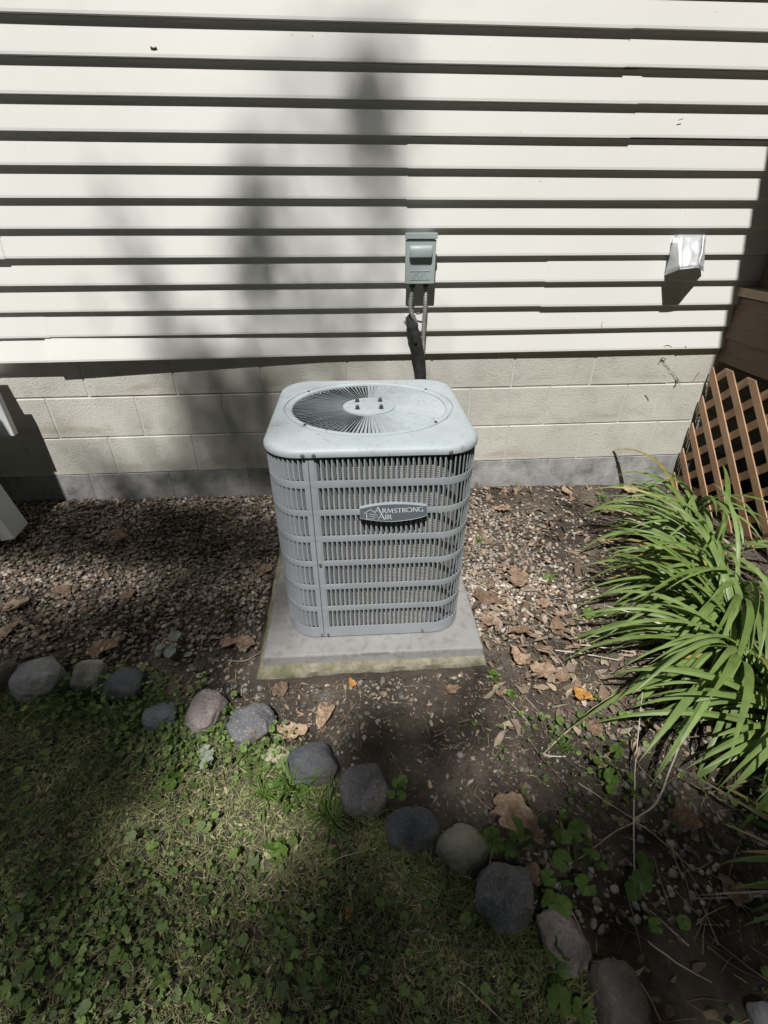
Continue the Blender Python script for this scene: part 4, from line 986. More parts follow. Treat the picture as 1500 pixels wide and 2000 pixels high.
# ================================================================ DEAD LEAVES one by one
def dead_leaf_mesh(size, seed, pointed=True):
    r = random.Random(seed); F = []; lob = r.uniform(0, 6); V = [(0, 0, 0)]
    fold, bendx, twist = r.uniform(.15, .75), r.uniform(-.9, .9), r.uniform(-.5, .5); jag = r.uniform(.025, .075); asp = r.uniform(.62, .92); nl = r.choice((3, 5, 5, 7))
    rings_, seg = 7, 34; bites = [(r.uniform(0, 2*PI), r.uniform(.12, .3)) for _ in range(r.choice((0, 1, 2)))]
    for i in range(1, rings_+1):
        for k in range(seg):
            a = 2*PI*k/seg; c_, s_ = math.cos(a), math.sin(a)
            rad = .74+(.30*max(0, c_)**7 if pointed else .05*c_)-.24*max(0, -c_)**10+jag*math.cos(nl*a+lob*.2)*.8+jag*1.3*mnoise.noise((4*c_+lob, 4*s_, seed))+.035*mnoise.noise((13*c_+lob, 13*s_, seed))*2
            for b, d in bites:
                q = abs((a-b+PI) % (2*PI)-PI); rad -= d*max(0, 1-q/.35)
            q = i/rings_*rad; x, y = q*c_, q*s_*asp
            z = fold*abs(y)*.8+.10*mnoise.noise((x*2.6+seed, y*2.6, 1.))*2+.05*mnoise.noise((x*7+seed, y*7, 4.))+(.06 if i == rings_ else 0)*mnoise.noise((x*9, y*9, seed))*2
            z -= .02*math.cos((x-abs(y)*.9)*24)*min(1, abs(y)*5)
            z += bendx*x*x*.55+twist*x*y*.6
            V.append((x, y, z))
    for k in range(seg): F.append((0, 1+k, 1+(k+1) % seg))
    for i in range(rings_-1):
        for k in range(seg): a_, b_ = 1+i*seg, 1+(i+1)*seg; F.append((a_+k, b_+k, b_+(k+1) % seg, a_+(k+1) % seg))
    zm = min(v[2] for v in V); V = [(x*size, y*size, (z-zm)*size) for x, y, z in V]
    m = MB().add(V, F); m.tube([(-.45*size, 0, .06*size), (-.8*size, .05*size, .05*size), (-1.2*size, .2*size, .01*size)], [.018*size, .014*size, .012*size], 5)
    return m.mesh('dead_leaf', smooth=False, fix=False)
DL = [  # px, py, width px, material, label, yaw, tilt
 (636, 1392, 58, 0, 'large tan dead leaf lying alone on dark soil before the slab', -1.9, .35),
 (547, 1350, 42, 1, 'crumpled tan leaf leaning at the slab corner, left of the alone lying one', 1.2, .5),
 (562, 1436, 58, 0, 'folded tan dead leaf over the small yellowish stone', .1, .5),
 (196, 1274, 52, 1, 'reddish brown dead leaf just behind the mottled stone', .5, .4),
 (482, 1262, 50, 0, 'curled pale leaf on the gravel left of the grey pad', 2.4, .5),
 (445, 1262, 36, 0, 'small torn pale leaf beside the curled one left of the pad', .4, .4),
 (252, 1168, 36, 1, 'brown leaf standing out in the middle of the shaded gravel', 1.5, .3),
 (122, 1163, 40, 1, 'flat brown leaf on gravel near a small round stone', 2.5, .2),
 (28, 1190, 44, 0, 'pinkish brown leaf on the gravel near the left edge', .3, .2),
 (12, 1240, 40, 0, 'tan leaf cut by the left edge above the border stones', 1.1, .2),
 (518, 1118, 44, 1, 'lobed brown leaf against the left side of the unit', .9, .3),
 (238, 1055, 38, 1, 'dull brown leaf on gravel below the footing', 2.2, .3),
 (947, 1166, 72, 1, 'big dark brown leaf with holes right of the grey pad', -.5, .15),
 (1000, 1116, 44, 0, 'tan leaf on pale gravel above the long straw', 1.9, .3),
 (1012, 1140, 48, 0, 'wrinkled tan leaf next to the big dark brown one', .7, .4),
 (985, 996, 36, 0, 'small tan leaf on gravel near the footing right of the unit', 2.8, .3),
 (955, 1215, 42, 0, 'pale leaf touching the right edge of the grey pad', .2, .25),
 (1015, 1290, 48, 0, 'upright tan leaf right of the front pad corner', 1.9, .5),
 (1058, 1314, 54, 0, 'domed tan leaf, biggest of the three beside the pad corner', .1, .2),
 (1098, 1322, 42, 0, 'thin edged tan leaf last of the three beside the pad corner', .5, .35),
 (1088, 1228, 40, 1, 'brown curled leaf near the white dry stalks', 1.4, .3),
 (1018, 1240, 44, 1, 'dark curled leaf between the pad and the dry stalks', 3.0, .4),
 (1136, 1362, 46, 2, 'bright orange dead leaf below the daylilies', -.3, .45),
 (1160, 1424, 36, 1, 'grey brown leaf under the daylily tips', .7, .3),
 (880, 1348, 28, 1, 'small brown leaf at the right front of the slab', .4, .4),
 (748, 1357, 18, 0, 'tiny tan leaf on soil below the middle of the slab', 1.0, .4),
 (689, 1337, 22, 2, 'small orange tan leaf at the slab foot', 2.0, .3),
 (993, 1604, 96, 0, 'very large tan leaf half under green weeds beside the olive stone', -.6, .15),
 (1042, 1712, 44, 1, 'brown leaf beside the long two tone stone', 1.3, .3),
 (1060, 1180, 34, 0, 'little tan leaf halfway along the long straw', .6, .4),
 (1232, 958, 36, 0, 'light tan leaf against the footing below the lattice corner', .6, .6),
 (1247, 975, 34, 0, 'second light tan leaf leaning at the footing', 2.2, .6),
 (1236, 1020, 40, 1, 'brown leaf in litter in front of the lattice', 1.0, .3),
 (1290, 1045, 40, 1, 'dark brown leaf under the upper daylily blades', -.6, .3),
 (1180, 1060, 36, 0, 'pinkish leaf in litter left of the daylilies', .2, .4),
 (1107, 962, 28, 0, 'small leaf by the wall foot', 1.7, .5),
 (1185, 1000, 34, 1, 'brown leaf between the wall and the daylilies', 2.6, .4),
 (1330, 1600, 60, 1, 'shaded brown leaf in the dark lower right soil', .4, .2),
 (1435, 1745, 40, 1, 'brown leaf near the right edge in the deep shade', 1.9, .4),
 (682, 1783, 16, 2, 'tiny yellow leaf in the dark lawn', 1.2, .3),
]
for i, (px, py, wp, mk, lab, yw, tl_) in enumerate(DL):
    c = onz(px, py, -.155); size = wp/2*np.linalg.norm(c-CAM)/FPX/.92
    me = dead_leaf_mesh(size, i+3, i % 3 != 1); me.materials.append(DEAD[mk])
    o = link('dead_leaf', me, None, loc=(c[0], c[1], G(c[0], c[1])+.007)); o.rotation_euler = (R.uniform(-.12, .12)+.35*tl_*(1 if i % 2 else -1), R.uniform(-.15, .15), yw)
    o.location.z += abs(math.sin(o.rotation_euler.x))*size*.45; tag(o, lab, 'dead leaf', 'dead leaves on the ground')

# ================================================================ STICKS AND DRY STALKS
SK = [  # points in the photo with heights above soil, radius, material, label
 ([(922, 1130, .012), (975, 1158, .010), (1040, 1178, .012), (1075, 1200, .010), (1110, 1222, .005)], .0032, 'straw', 'long pale straw pointing from the pad towards the dry stalks'),
 ([(1030, 1170, .004), (1060, 1172, .008), (1098, 1166, .006)], .0022, 'straw', 'short straw crossing the long pale one'),
 ([(1062, 1470, .006), (1110, 1425, .020), (1160, 1380, .030), (1212, 1348, .045)], .0030, 'straw', 'bare tan stalk slanting up to the daylily tips'),
 ([(975, 1330, .004), (985, 1360, .008), (1000, 1390, .010), (1008, 1413, .006)], .0026, 'twig', 'short brown twig beside the weed sprouts'),
 ([(697, 1470, .004), (700, 1420, .008), (699, 1376, .010)], .0016, 'twig', 'thin dark twig standing straight in line with the slab middle'),
 ([(662, 1418, .004), (680, 1395, .010), (697, 1372, .010)], .0028, 'twig', 'stout short twig next to the thin dark one'),
 ([(640, 1692, .006), (665, 1675, .022), (712, 1662, .010)], .0016, 'strawp', 'curved pale straw on the lawn below the slate stone'),
 ([(1240, 1605, .010), (1190, 1632, .012), (1150, 1664, .008), (1110, 1690, .003)], .0030, 'straw', 'stalk running lower left from the crossing of dry stalks'),
 ([(1238, 1600, .010), (1280, 1570, .05), (1310, 1500, .06), (1345, 1410, .06)], .0032, 'strawp', 'bent pale stalk rising right from the crossing of dry stalks'),
 ([(1240, 1720, .004), (1238, 1600, .014), (1243, 1480, .04), (1256, 1350, .06)], .0024, 'strawp', 'tall straight pale stalk through the crossing of dry stalks'),
 ([(1240, 1603, .012), (1290, 1640, .010), (1350, 1695, .006)], .0024, 'straw', 'stalk running lower right from the crossing of dry stalks'),
 ([(1130, 1528, .005), (1180, 1562, .012), (1238, 1600, .014)], .0022, 'straw', 'thin stalk reaching the crossing from the upper left'),
 ([(1035, 1442, .006), (1060, 1480, .010), (1112, 1536, .006)], .0026, 'twig', 'dark forked twig on soil right of the slab'),
 ([(1060, 1470, .006), (1075, 1475, .01), (1105, 1476, .006)], .0034, 'strawp', 'short thick white straw bit by the forked twig'),
 ([(888, 1910, .006), (930, 1945, .012), (985, 2000, .006)], .0026, 'straw', 'pale stick in the dark lawn at the bottom edge'),
 ([(1108, 1765, .006), (1135, 1820, .012), (1160, 1880, .004)], .0020, 'straw', 'thin stalk beside the angular pink stone'),
 ([(925, 1765, .02), (945, 1720, .03), (965, 1655, .04)], .0018, 'straw', 'thin straw leaning over the gap between olive and long stones'),
 ([(1195, 1870, .004), (1250, 1920, .01), (1290, 1995, .004)], .0026, 'straw', 'stick lying beside the dark rough stone at the bottom'),
 ([(1265, 1840, .004), (1320, 1880, .012), (1390, 1920, .006)], .0022, 'straw', 'faint stick in the deep shade at lower right'),
 ([(1085, 1268, .008), (1150, 1276, .018), (1210, 1287, .012)], .0030, 'strawp', 'bright white dead stalk, lowest of the fan beside the daylilies'),
 ([(1120, 1256, .010), (1180, 1262, .02), (1240, 1272, .012)], .0030, 'strawp', 'second white dead stalk of the fan beside the daylilies'),
 ([(1110, 1246, .010), (1165, 1240, .024), (1230, 1248, .014)], .0026, 'straw', 'tan dead stalk in the fan beside the daylilies'),
 ([(1140, 1215, .012), (1200, 1216, .03), (1260, 1235, .02)], .0026, 'strawp', 'upper pale dead stalk in the fan beside the daylilies'),
 ([(1200, 974, .004), (1240, 985, .010), (1287, 1001, .006)], .0026, 'strawp', 'pale straw on litter in front of the lattice corner'),
 ([(1133, 1158, .004), (1150, 1150, .01), (1170, 1152, .004)], .0014, 'strawp', 'small pale hooked stem left of the daylilies'),
 ([(205, 1085, .01), (235, 1078, .014), (258, 1084, .008)], .0040, 'twig', 'dark bark stick on the shaded gravel'),
 ([(160, 1065, .01), (180, 1085, .02), (200, 1100, .01)], .0020, 'twig', 'reddish twig tangle stem on the shaded gravel'),
 ([(412, 1100, .01), (440, 1099, .012), (460, 1103, .01)], .0028, 'twig', 'brown stick on gravel left of the unit'),
 ([(445, 1290, .006), (480, 1290, .014), (520, 1265, .008)], .0020, 'straw', 'thin straw touching the left corner of the slab'),
]
for pts, rad, mk, lab in SK:
    P = []
    for px, py, h in pts:
        q = onz(px, py, -.162+h); P.append((q[0], q[1], G(q[0], q[1])+h+.003))
    P = smooth_path(P, 4); rad *= .8; rr = [rad*(1+.25*mnoise.noise((i*.9, rad*900, 1)))*(1-.35*i/len(P)) for i in range(len(P))]
    P = [p+Vector((mnoise.noise((i*.6, 1, rad*500)), mnoise.noise((i*.6, 5, rad*500)), 0))*.002 for i, p in enumerate(P)]
    o = MB().tube(P, rr, 6).build('dry_stalk' if mk != 'twig' else 'twig', M[mk], None, smooth=True, loc=tuple(P[0])); tag(o, lab, 'stalk' if mk != 'twig' else 'twig', 'dry stalks and twigs on the soil')

# ================================================================ DAYLILIES
def strap_leaf(base, az, L_, w0, lean, arch, seg=13, tw=0., fold=.35, droop=1.9):
    """keeled strap leaf: rises, arches over and droops; returns MB"""
    p = Vector(base); V = []; F = []; el = PI/2-lean; a = az
    for i in range(seg+1):
        t = i/seg; e = el-arch*(t**1.35); d = Vector((math.cos(a)*math.cos(e), math.sin(a)*math.cos(e), math.sin(e)))
        if i: p = p+d*(L_/seg)
        sd = Vector((-math.sin(a), math.cos(a), 0)); up = d.cross(sd)*-1; q = tw*t; sd2 = sd*math.cos(q)+up*math.sin(q); up2 = up*math.cos(q)-sd*math.sin(q)
        ww = w0*(.55+.45*min(1, t*3.2))*(1-max(0, (t-.55)/.45)**1.7)+.0006
        zoff = up2*(fold*ww*.5)
        V += [p-sd2*ww*.5+zoff, p.copy(), p+sd2*ww*.5+zoff]; a += .02*math.sin(i+az*7)
        if p.z < G(p.x, p.y)+.006: p.z = G(p.x, p.y)+.006; el = max(el, arch*(t**1.35)-.0)
    for i in range(seg):
        k = 3*i; F += [(k, k+1, k+4, k+3), (k+1, k+2, k+5, k+4)]
    return MB().add(V, F)
def lily(cx, cy, n, label, seed, az0=PI, spread=1.25, Lr=(.42, .72), lean=(.15, .75), r0=.06, yellow=.02, grp='daylily clumps'):
    r = random.Random(seed); g = G(cx, cy); t = thing('daylily', label, 'daylily', (cx, cy, g), grp)
    for k in range(n):
        az = az0+r.gauss(0, spread); L_ = r.uniform(*Lr); ln = r.uniform(*lean); rr = r.uniform(0, r0); b = r.uniform(0, 2*PI)
        m = strap_leaf((cx+rr*math.cos(b), cy+rr*math.sin(b), g-.005), az, L_, r.uniform(.0145, .0245), ln, r.uniform(1.6, 2.6)-ln*.5, 13, r.uniform(-.5, .5), r.uniform(.2, .6))
        o = m.build('leaf', M['lilyyellow'] if r.random() < yellow else M['lily'], t, smooth=True)
    for k in range(int(n*.28)):
        az = az0+r.gauss(0, .8); b = r.uniform(0, 2*PI); rr = r.uniform(0, r0*1.5)
        m = strap_leaf((cx+rr*math.cos(b), cy+rr*math.sin(b), g+.004+.03*r.random()), az, r.uniform(.25, .5), r.uniform(.006, .012), r.uniform(1.1, 1.5), r.uniform(.3, .9), 11, r.uniform(-1.5, 1.5), .5)
        m.build('dried_leaf', M[r.choice(('straw', 'strawp', 'straw', 'twig'))], t, smooth=True)
    return t
lily(1.64, -.42, 20, 'daylily clump nearest the lattice with long blades arching over the wall footing', 1, PI+.1, 1.0, (.40, .68), (.1, .6), .05)
lily(1.52, -.74, 58, 'daylily clump second from the lattice, blades spilling left over dead stalks', 2, PI+.1, .95, (.42, .70), (.15, .8))
lily(1.42, -1.02, 105, 'dense sunlit daylily clump in the middle of the row at the right edge', 3, PI+.15, .9, (.42, .72), (.2, .9))
lily(1.26, -1.28, 100, 'daylily clump with low wide blades half in shade', 4, PI+.2, 1.0, (.40, .74), (.3, .95))
lily(1.28, -1.56, 74, 'shaded daylily clump at the lower right edge', 5, PI+.3, 1.05, (.36, .66), (.35, 1.0))
lily(1.10, -1.95, 20, 'sparse daylily blades in the deep shade at the bottom right corner', 6, PI-.3, .7, (.26, .42), (.5, 1.1), .03, .3)

# ================================================================ WEEDS
def lobed_leaf(size, seed):
    r = random.Random(seed); seg = 22; V = [(0, 0, 0)]; F = []
    for i in (1, 2):
        for k in range(seg):
            a = .3+(2*PI-.6)*k/(seg-1); rad = 1+.05*(1 if k % 2 else -1)+.05*math.cos(a*5); q = rad*i/2
            V.append((q*math.cos(a)*size, q*math.sin(a)*size, size*(.10*i*abs(math.sin(a*2.5))+.06*mnoise.noise((a*2, i, seed)))))
    for k in range(seg-1): F += [(0, 1+k, 2+k), (1+k, 1+seg+k, 2+seg+k, 2+k)]
    return V, F
def weed(px, py, n, sz, label, seed, spread=.05, h=(.02, .06), mat_='weed'):
    c = onz(px, py, -.16); g = G(c[0], c[1]); r = random.Random(seed); t = thing('weed', label, 'weed', (c[0], c[1], g), 'leafy weeds on the bare soil')
    for k in range(n):
        a = r.uniform(0, 2*PI); d = spread*math.sqrt(r.random()); hh = r.uniform(*h); tip = Vector((c[0]+d*math.cos(a), c[1]+d*math.sin(a), g+hh)); s_ = sz*r.uniform(.55, 1.15)
        V, F = lobed_leaf(s_, seed*10+k); rot = Euler((r.gauss(.15, .35), r.gauss(0, .35), r.uniform(0, 2*PI))).to_matrix()
        m = MB().add([tip+rot @ Vector(v) for v in V], F)
        root = Vector((c[0]+.2*d*math.cos(a), c[1]+.2*d*math.sin(a), g-.003)); mid = (root+tip)/2+Vector((0, 0, hh*.15))
        m.tube([root, mid, tip], .0011, 5); m.build('leaf', M[mat_], t, smooth=True)
    return t
weed(990, 1655, 9, .022, 'bright scalloped weed on the very large tan leaf', 1, .045)
weed(1120, 1690, 8, .026, 'broad leaved weed right of the long two tone stone', 2, .06)
weed(1075, 1760, 7, .020, 'leafy weed between the long stone and the angular pink one', 3, .045)
weed(1100, 1925, 8, .022, 'weed at the foot of the angular pink stone', 4, .05)
weed(1200, 1505, 7, .018, 'shaded weed left of the tall straight stalk', 5, .06)
weed(1215, 1540, 5, .016, 'small weed beside the crossing of dry stalks', 6, .05)
weed(962, 1325, 8, .009, 'tiny bright sprouts at the right front corner of the slab', 7, .028, (.008, .03))
weed(1000, 1362, 5, .010, 'tiny sprouts beside the short brown twig', 8, .02, (.008, .025))
weed(1075, 1130, 3, .016, 'pale green sprout on gravel left of the daylilies', 9, .02, (.01, .025))
weed(1148, 1200, 4, .020, 'pointed light leaves by the white dead stalks', 10, .03, (.01, .03))
weed(345, 1290, 7, .020, 'silvery leaved weed behind the angular blue stone', 11, .06, (.02, .06), 'greyleaf')
weed(335, 1530, 3, .018, 'lone broad leaf weed in the shaded lawn', 12, .02, (.015, .03))
weed(405, 1487, 4, .018, 'pale jagged leaf weed under the pinkish stone', 13, .02, (.015, .03), 'greyleaf')
weed(770, 1555, 7, .013, 'green weed squeezed between two border stones', 14, .035, (.02, .06))
weed(45, 1105, 6, .010, 'small green sprout on the gravel near the left edge', 15, .03, (.01, .03))
weed(1010, 950, 6, .008, 'tiny sprouts along the wall foot right of the unit', 16, .04, (.006, .02))
weed(540, 1655, 3, .020, 'flat weed leaf in the middle of the lawn', 17, .02, (.01, .02))
weed(1260, 1760, 6, .021, 'cluster of dull leaves in the shade at lower right', 18, .07, (.03, .07))
# grass tufts
def tuft(px, py, n, L_, w_, label, seed, mat_='weed'):
    c = onz(px, py, -.165); g = G(c[0], c[1]); r = random.Random(seed); t = thing('grass_tuft', label, 'grass tuft', (c[0], c[1], g), 'small grass tufts'); m = MB()
    for k in range(n):
        az = r.uniform(0, 2*PI); q = strap_leaf((c[0]+r.gauss(0, L_*.12), c[1]+r.gauss(0, L_*.12), g-.003), az, L_*r.uniform(.6, 1.2), w_*r.uniform(.7, 1.2), r.uniform(.2, 1.1), r.uniform(.5, 1.5), 6, 0, .3)
        m.add(q.v, q.f)
    m.build('blades', M[mat_], t, smooth=True)
tuft(575, 1545, 60, .085, .0045, 'broad bladed grass tuft below the smooth slate stone', 1); tuft(520, 1560, 30, .06, .004, 'smaller grass tuft left of the broad bladed one', 2)
tuft(640, 1600, 30, .07, .004, 'grass tuft left of the grey speckled stone', 3)
tuft(436, 1008, 50, .03, .0014, 'tiny green tuft on gravel near the wall left of the unit', 4); tuft(450, 1195, 40, .03, .0014, 'tiny tuft on gravel left of the pad', 5)
tuft(935, 1058, 40, .03, .0014, 'small tuft touching the right side of the unit', 6); tuft(1175, 975, 50, .05, .0014, 'thin dry green tuft near the wall foot', 7)
tuft(1100, 1460, 30, .05, .0014, 'sparse thin tuft on soil above the shaded weeds', 8)

# dry climber remnants and specks on the wall
def wall_speck(pts, rad, label, Y=-.004):
    P = smooth_path([tuple(ony(x, y, Y)) for x, y in pts], 4); rad *= .6; rr = [rad*(1+.5*mnoise.noise((i*.8, rad*800, 3))) for i in range(len(P))]
    o = MB().tube(P, rr, 5).build('vine_scrap', M['twig'], None, loc=tuple(P[0])); tag(o, label, 'vine scrap', 'dry scraps stuck to the wall')
wall_speck([(1291, 700), (1297, 708), (1310, 722), (1322, 738), (1331, 748)], .0016, 'thin dangling stem on the block wall below the vent', -.008)
wall_speck([(1318, 752), (1324, 745), (1322, 738)], .0042, 'dark pod at the lower end of the dangling stem', -.01)
wall_speck([(1289, 706), (1293, 699), (1300, 702)], .0040, 'dark clump at the upper end of the dangling stem', -.01)
wall_speck([(1355, 742), (1361, 733), (1366, 727)], .0026, 'curved dark scrap right of the dangling stem', -.006)
wall_speck([(1260, 771), (1264, 776), (1267, 782)], .0020, 'small dark squiggle on the second block course', -.005)
wall_speck([(294, 92), (300, 95), (306, 93)], .0052, 'grey dent spot on the second siding course at upper left', -.021)
wall_speck([(1325, 235), (1330, 233), (1334, 232)], .0022, 'little dark spider mark on the siding at upper right', -.021)
wall_speck([(1296, 677), (1304, 674), (1312, 678)], .0020, 'dry tendril on the lowest siding edge below the vent', -.02)
wall_speck([(1338, 676), (1340, 679)], .0034, 'dark fleck on the lowest siding edge near the deck', -.02)
wall_speck([(1177, 628), (1175, 634), (1176, 641)], .0018, 'thin vertical mark on the lower siding', -.02)

# ================================================================ TREES behind the viewer that dapple the yard
def tau_img(x, y, on_wall):
    """wanted optical depth of the foliage along the sun ray that lands at this place of the wall / yard"""
    t = np.full_like(x, .0)
    def e(cx, cy, rx, ry, a, p=2): return a*np.exp(-(np.abs((x-cx)/rx)**p+np.abs((y-cy)/ry)**p))
    wl_ = (e(680, 155, 105, 85, .95, 5)+e(738, 270, 50, 190, 1.5, 4)+e(620, 290, 100, 90, .45)+e(492, 480, 46, 120, 2.4, 3)+e(490, 330, 55, 60, .5)+e(680, 600, 120, 90, .9)+e(570, 560, 70, 110, .6)+e(640, 440, 70, 90, .35)
          +e(300, 590, 28, 70, .9)+e(345, 670, 28, 60, 1.4)+e(262, 500, 45, 70, .45)+e(225, 440, 40, 50, .3)+e(450, 820, 100, 95, 2.6, 4)+e(395, 745, 50, 60, 1.8)+e(510, 740, 80, 60, 1.1)
          +e(400, 950, 200, 42, 2.2, 4)+e(150, 880, 60, 40, .5)+e(490, 900, 60, 60, 1.6)+e(620, 720, 60, 50, .7))
    gr_ = (e(230, 1040, 330, 60, 3., 4)+e(60, 1130, 160, 45, .7, 3)+e(420, 1150, 190, 95, 1.9, 4)+e(200, 1250, 260, 75, 2.6, 4)-e(60, 1120, 110, 35, .9)-e(330, 1140, 90, 30, .9)
          +e(500, 1240, 50, 60, .8)+e(80, 1440, 240, 120, 3.8, 4)+e(300, 1370, 120, 50, 1.8)+e(60, 1600, 160, 150, 3.8, 4)
          +e(780, 1480, 110, 90, 2.6, 3)+e(680, 1650, 90, 110, 1.8, 3)+e(920, 1710, 160, 130, 4, 4)+e(1250, 1810, 420, 220, 5, 5)+e(1360, 1600, 170, 70, 3.2, 4)+e(800, 1890, 240, 190, 4.2, 4)
          +e(1000, 1500, 120, 80, .3)+e(1150, 1590, 120, 70, 2.2)+e(250, 1900, 420, 160, 1.1, 4)+e(60, 1860, 150, 180, .8)+e(520, 1740, 130, 80, 1.0)+e(1000, 1950, 300, 150, 4, 4)+e(640, 1960, 200, 60, 1.5, 4)+e(30, 1560, 190, 190, 3, 4)+e(600, 1430, 60, 30, .3))
    return np.clip(np.where(on_wall, wl_, gr_), 0, None)
U1 = np.cross(SUN, [0, 0, 1.]); U1 /= np.linalg.norm(U1); U2 = np.cross(U1, SUN)
if U2[2] < 0: U2 = -U2
rt = np.random.default_rng(77); NS = 260000; LS_ = .034   # leaf half size
lo = np.array([-4.5, -4.2]); hi = np.array([4.5, 3.4]); a_ = rt.uniform(lo[0], hi[0], NS); b_ = rt.uniform(lo[1], hi[1], NS)
O = np.array([0, -.8, 0.])[None]+U1[None]*a_[:, None]+U2[None]*b_[:, None]
tw_ = (O[:, 1]-(-.01))/SUN[1]; hitw = O-SUN[None]*tw_[:, None]; tg = (O[:, 2]+.165)/SUN[2]; hitg = O-SUN[None]*tg[:, None]
onw = hitw[:, 2] > -.165; hit = np.where(onw[:, None], hitw, hitg); ix, iy = proj(hit)
infront = ((hit-CAM)@CF) > .25; tau = tau_img(ix, iy, onw)*infront
outside = (~infront) | (ix < -150) | (ix > 1650) | (iy > 2150) | (iy < -120)
tau = np.where(outside, np.where(hit[:, 1] < -1.9, 2.2, np.where(hit[:, 1] < -1., 1.0, .25)), tau)
# at the deck end keep the sun on the lattice and daylilies
tau = np.where((hit[:, 0] > .9) & (hit[:, 1] > -1.4), 0, tau)
leafA = LS_**2*.80   # mean projected area of one leaf
dens = NS/np.prod(hi-lo); acc = rt.uniform(size=NS) < np.clip(tau/leafA/dens, 0, 1)
hp = hit[acc]; dist = rt.choice([14.0, 15.4, 17.0], len(hp))+rt.normal(0, .45, len(hp))
print('canopy leaves', len(hp), 'max p', float((tau/leafA/dens).max()))
C = hp+SUN[None]*dist[:, None]
# a wider surrounding crown, clear of the sun's path to the yard
base = np.array([(-1, 0, 0), (-.3, -.55, .1), (.4, -.45, .1), (1.15, 0, -.1), (.4, .45, .1), (-.3, .55, .1)]); tri = np.array([(0, 1, 2, 5), (2, 3, 4, 5)])
def leaf_cloud(name, C, label_owner, mat_, size, seed):
    r = np.random.default_rng(seed); N = len(C); B = base[None]*(size*r.uniform(.75, 1.25, N))[:, None, None]
    A_ = r.normal(size=(N, 3)); A_ /= np.linalg.norm(A_, axis=1)[:, None]; T_ = r.normal(size=(N, 3)); T_ -= (T_*A_).sum(1)[:, None]*A_; T_ /= np.linalg.norm(T_, axis=1)[:, None]; S_ = np.cross(A_, T_)
    V = (C[:, None, :]+B[:, :, 0:1]*T_[:, None, :]+B[:, :, 1:2]*S_[:, None, :]+B[:, :, 2:3]*A_[:, None, :])
    V = V-root_loc(label_owner)[None, None]; F = (np.array([(0, 1, 2, 5), (2, 3, 4, 5)])[None]+(np.arange(N)*6)[:, None, None]).reshape(-1, 4)
    return link(name, np_mesh(name, V.reshape(-1, 3), F), label_owner, mat_)
tr_ = thing('maple_tree', 'tall leafy tree behind the viewer that dapples the yard with shade', 'tree', (-5.2, -12.4, -.165))
MB().tube(smooth_path([(-5.2, -12.4, -.3), (-5.15, -12.4, 3), (-5.0, -12.3, 6), (-4.8, -12.2, 9), (-4.6, -12, 11), (-4.4, -11.9, 12.5)], 5), [.36-.0105*i for i in range(26)], 14).build('trunk', M['bark'], tr_, smooth=True)
k_ = 0
rb = random.Random(3); idx = rb.sample([int(q) for q in np.nonzero(hp[:, 1] < -1.25)[0]], 22)
for q in idx:
    tgt = Vector(C[q]); h = rb.uniform(6.5, 12.3); t0 = h/12.5; st = Vector((-5.2+.8*t0, -12.4+.5*t0, h)); md = (st+tgt)/2+Vector((rb.uniform(-.3, .3), rb.uniform(-.3, .3), .5))
    P = smooth_path([st, md, tgt], 5)
    MB().tube(P, [.075*(1-.85*i/len(P)) for i in range(len(P))], 7).build('limb', M['bark'], tr_, smooth=True)
cr = leaf_cloud('crown', C, tr_, M['canopy'], LS_, 5); cr['kind'] = 'stuff'
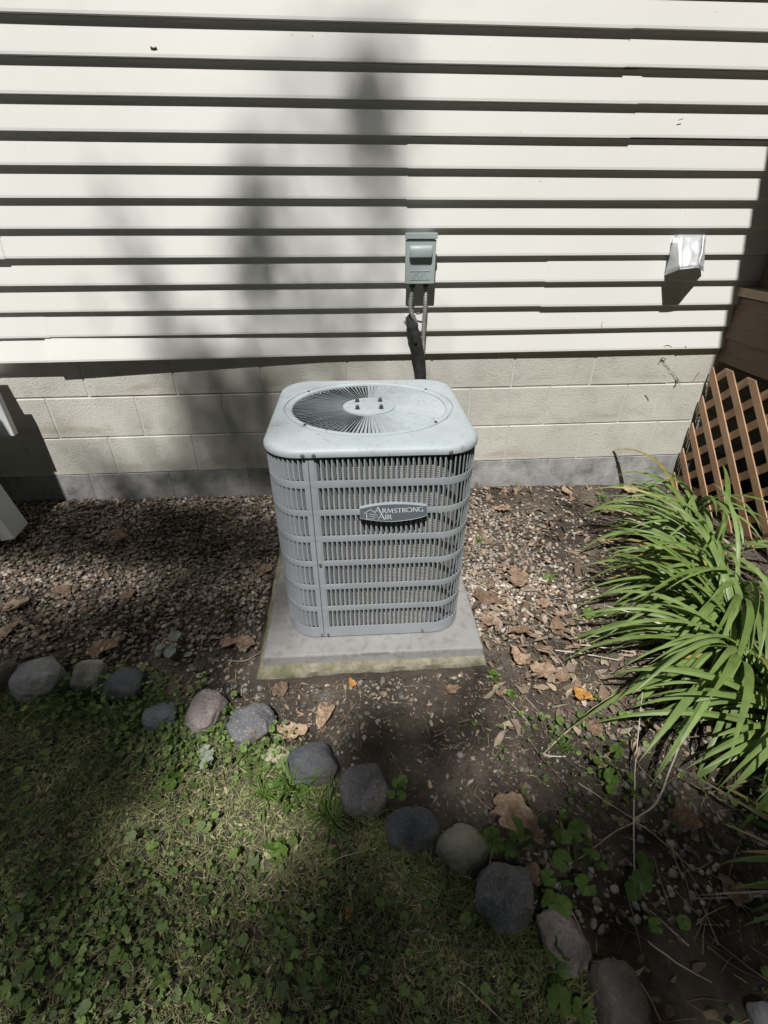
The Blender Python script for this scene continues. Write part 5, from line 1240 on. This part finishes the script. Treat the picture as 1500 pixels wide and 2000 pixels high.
# wide leaf ring added to block the sky, left open along the sun's path
NB = 24000; a_ = rt.uniform(-13, 13, NB); b_ = rt.uniform(-9, 14, NB); kq = (np.abs(a_) > 4.3) | (b_ > 3.2) | (b_ < -4.0)
O = (np.array([0, -.8, 0.])[None]+U1[None]*a_[:, None]+U2[None]*b_[:, None])[kq]; O = O+SUN[None]*(15.5+rt.normal(0, 1.4, len(O)))[:, None]
leaf_cloud('crown', O[O[:, 2] > 7.5], tr_, M['canopy'], .24, 9)['kind'] = 'stuff'
# outer crown on the far side of the trunk
r5 = np.random.default_rng(8); n5 = 6000; D = r5.normal(size=(n5, 3)); D /= np.linalg.norm(D, axis=1)[:, None]
C2 = np.array([-6.8, -14.2, 13.5])+D*np.array([3.4, 3.0, 3.8])*(r5.uniform(.4, 1, (n5, 1)))
leaf_cloud('crown', C2, tr_, M['canopy'], .09, 6)['kind'] = 'stuff'

# trees and tall shrubs round the far side of the yard: they close off the low sky
def shade_tree(x, y, h, rad, label, seed):
    t = thing('yard_tree', label, 'tree', (x, y, -.165), 'trees round the yard behind the viewer'); r = np.random.default_rng(seed)
    MB().tube(smooth_path([(x, y, -.3), (x+.1, y, h*.3), (x-.1, y+.1, h*.7)], 4), [.2-.016*i for i in range(9)], 10).build('trunk', M['bark'], t, smooth=True)
    n_ = 3600; D = r.normal(size=(n_, 3)); D /= np.linalg.norm(D, axis=1)[:, None]; q = r.uniform(.35, 1, (n_, 1))*(1+.22*hnoise(D[:, 0]*2+seed, D[:, 2]*2, 2., seed))[:, None]
    c = np.array([x, y, h*.52])+D*q*np.array([rad, rad, h*.52]); c = c[c[:, 2] > -.05]
    leaf_cloud('crown', c, t, M['canopy'], .19, seed)['kind'] = 'stuff'
for i, (x, y, h, rad, lab) in enumerate([(-11, -5.5, 9, 3.2, 'bushy tree at the far left side of the yard'), (-8.5, -9.5, 10, 3.4, 'broad tree behind the left lawn'), (-3.2, -9.5, 9.0, 3.0, 'leafy tree straight behind the lawn, left one'),
        (1.8, -9.2, 9.0, 3.2, 'leafy tree straight behind the lawn, right one'), (6.5, -8.5, 10, 3.4, 'broad tree behind the daylilies'), (10, -4.5, 9.5, 3.3, 'bushy tree at the far right side of the yard'),
        (-.8, -13.5, 11.5, 3.8, 'tall tree in the second row behind the lawn'), (4.4, -13, 12.5, 3.8, 'tallest tree in the second row behind the daylilies')]):
    shade_tree(x, y, h, rad, lab, 100+i)
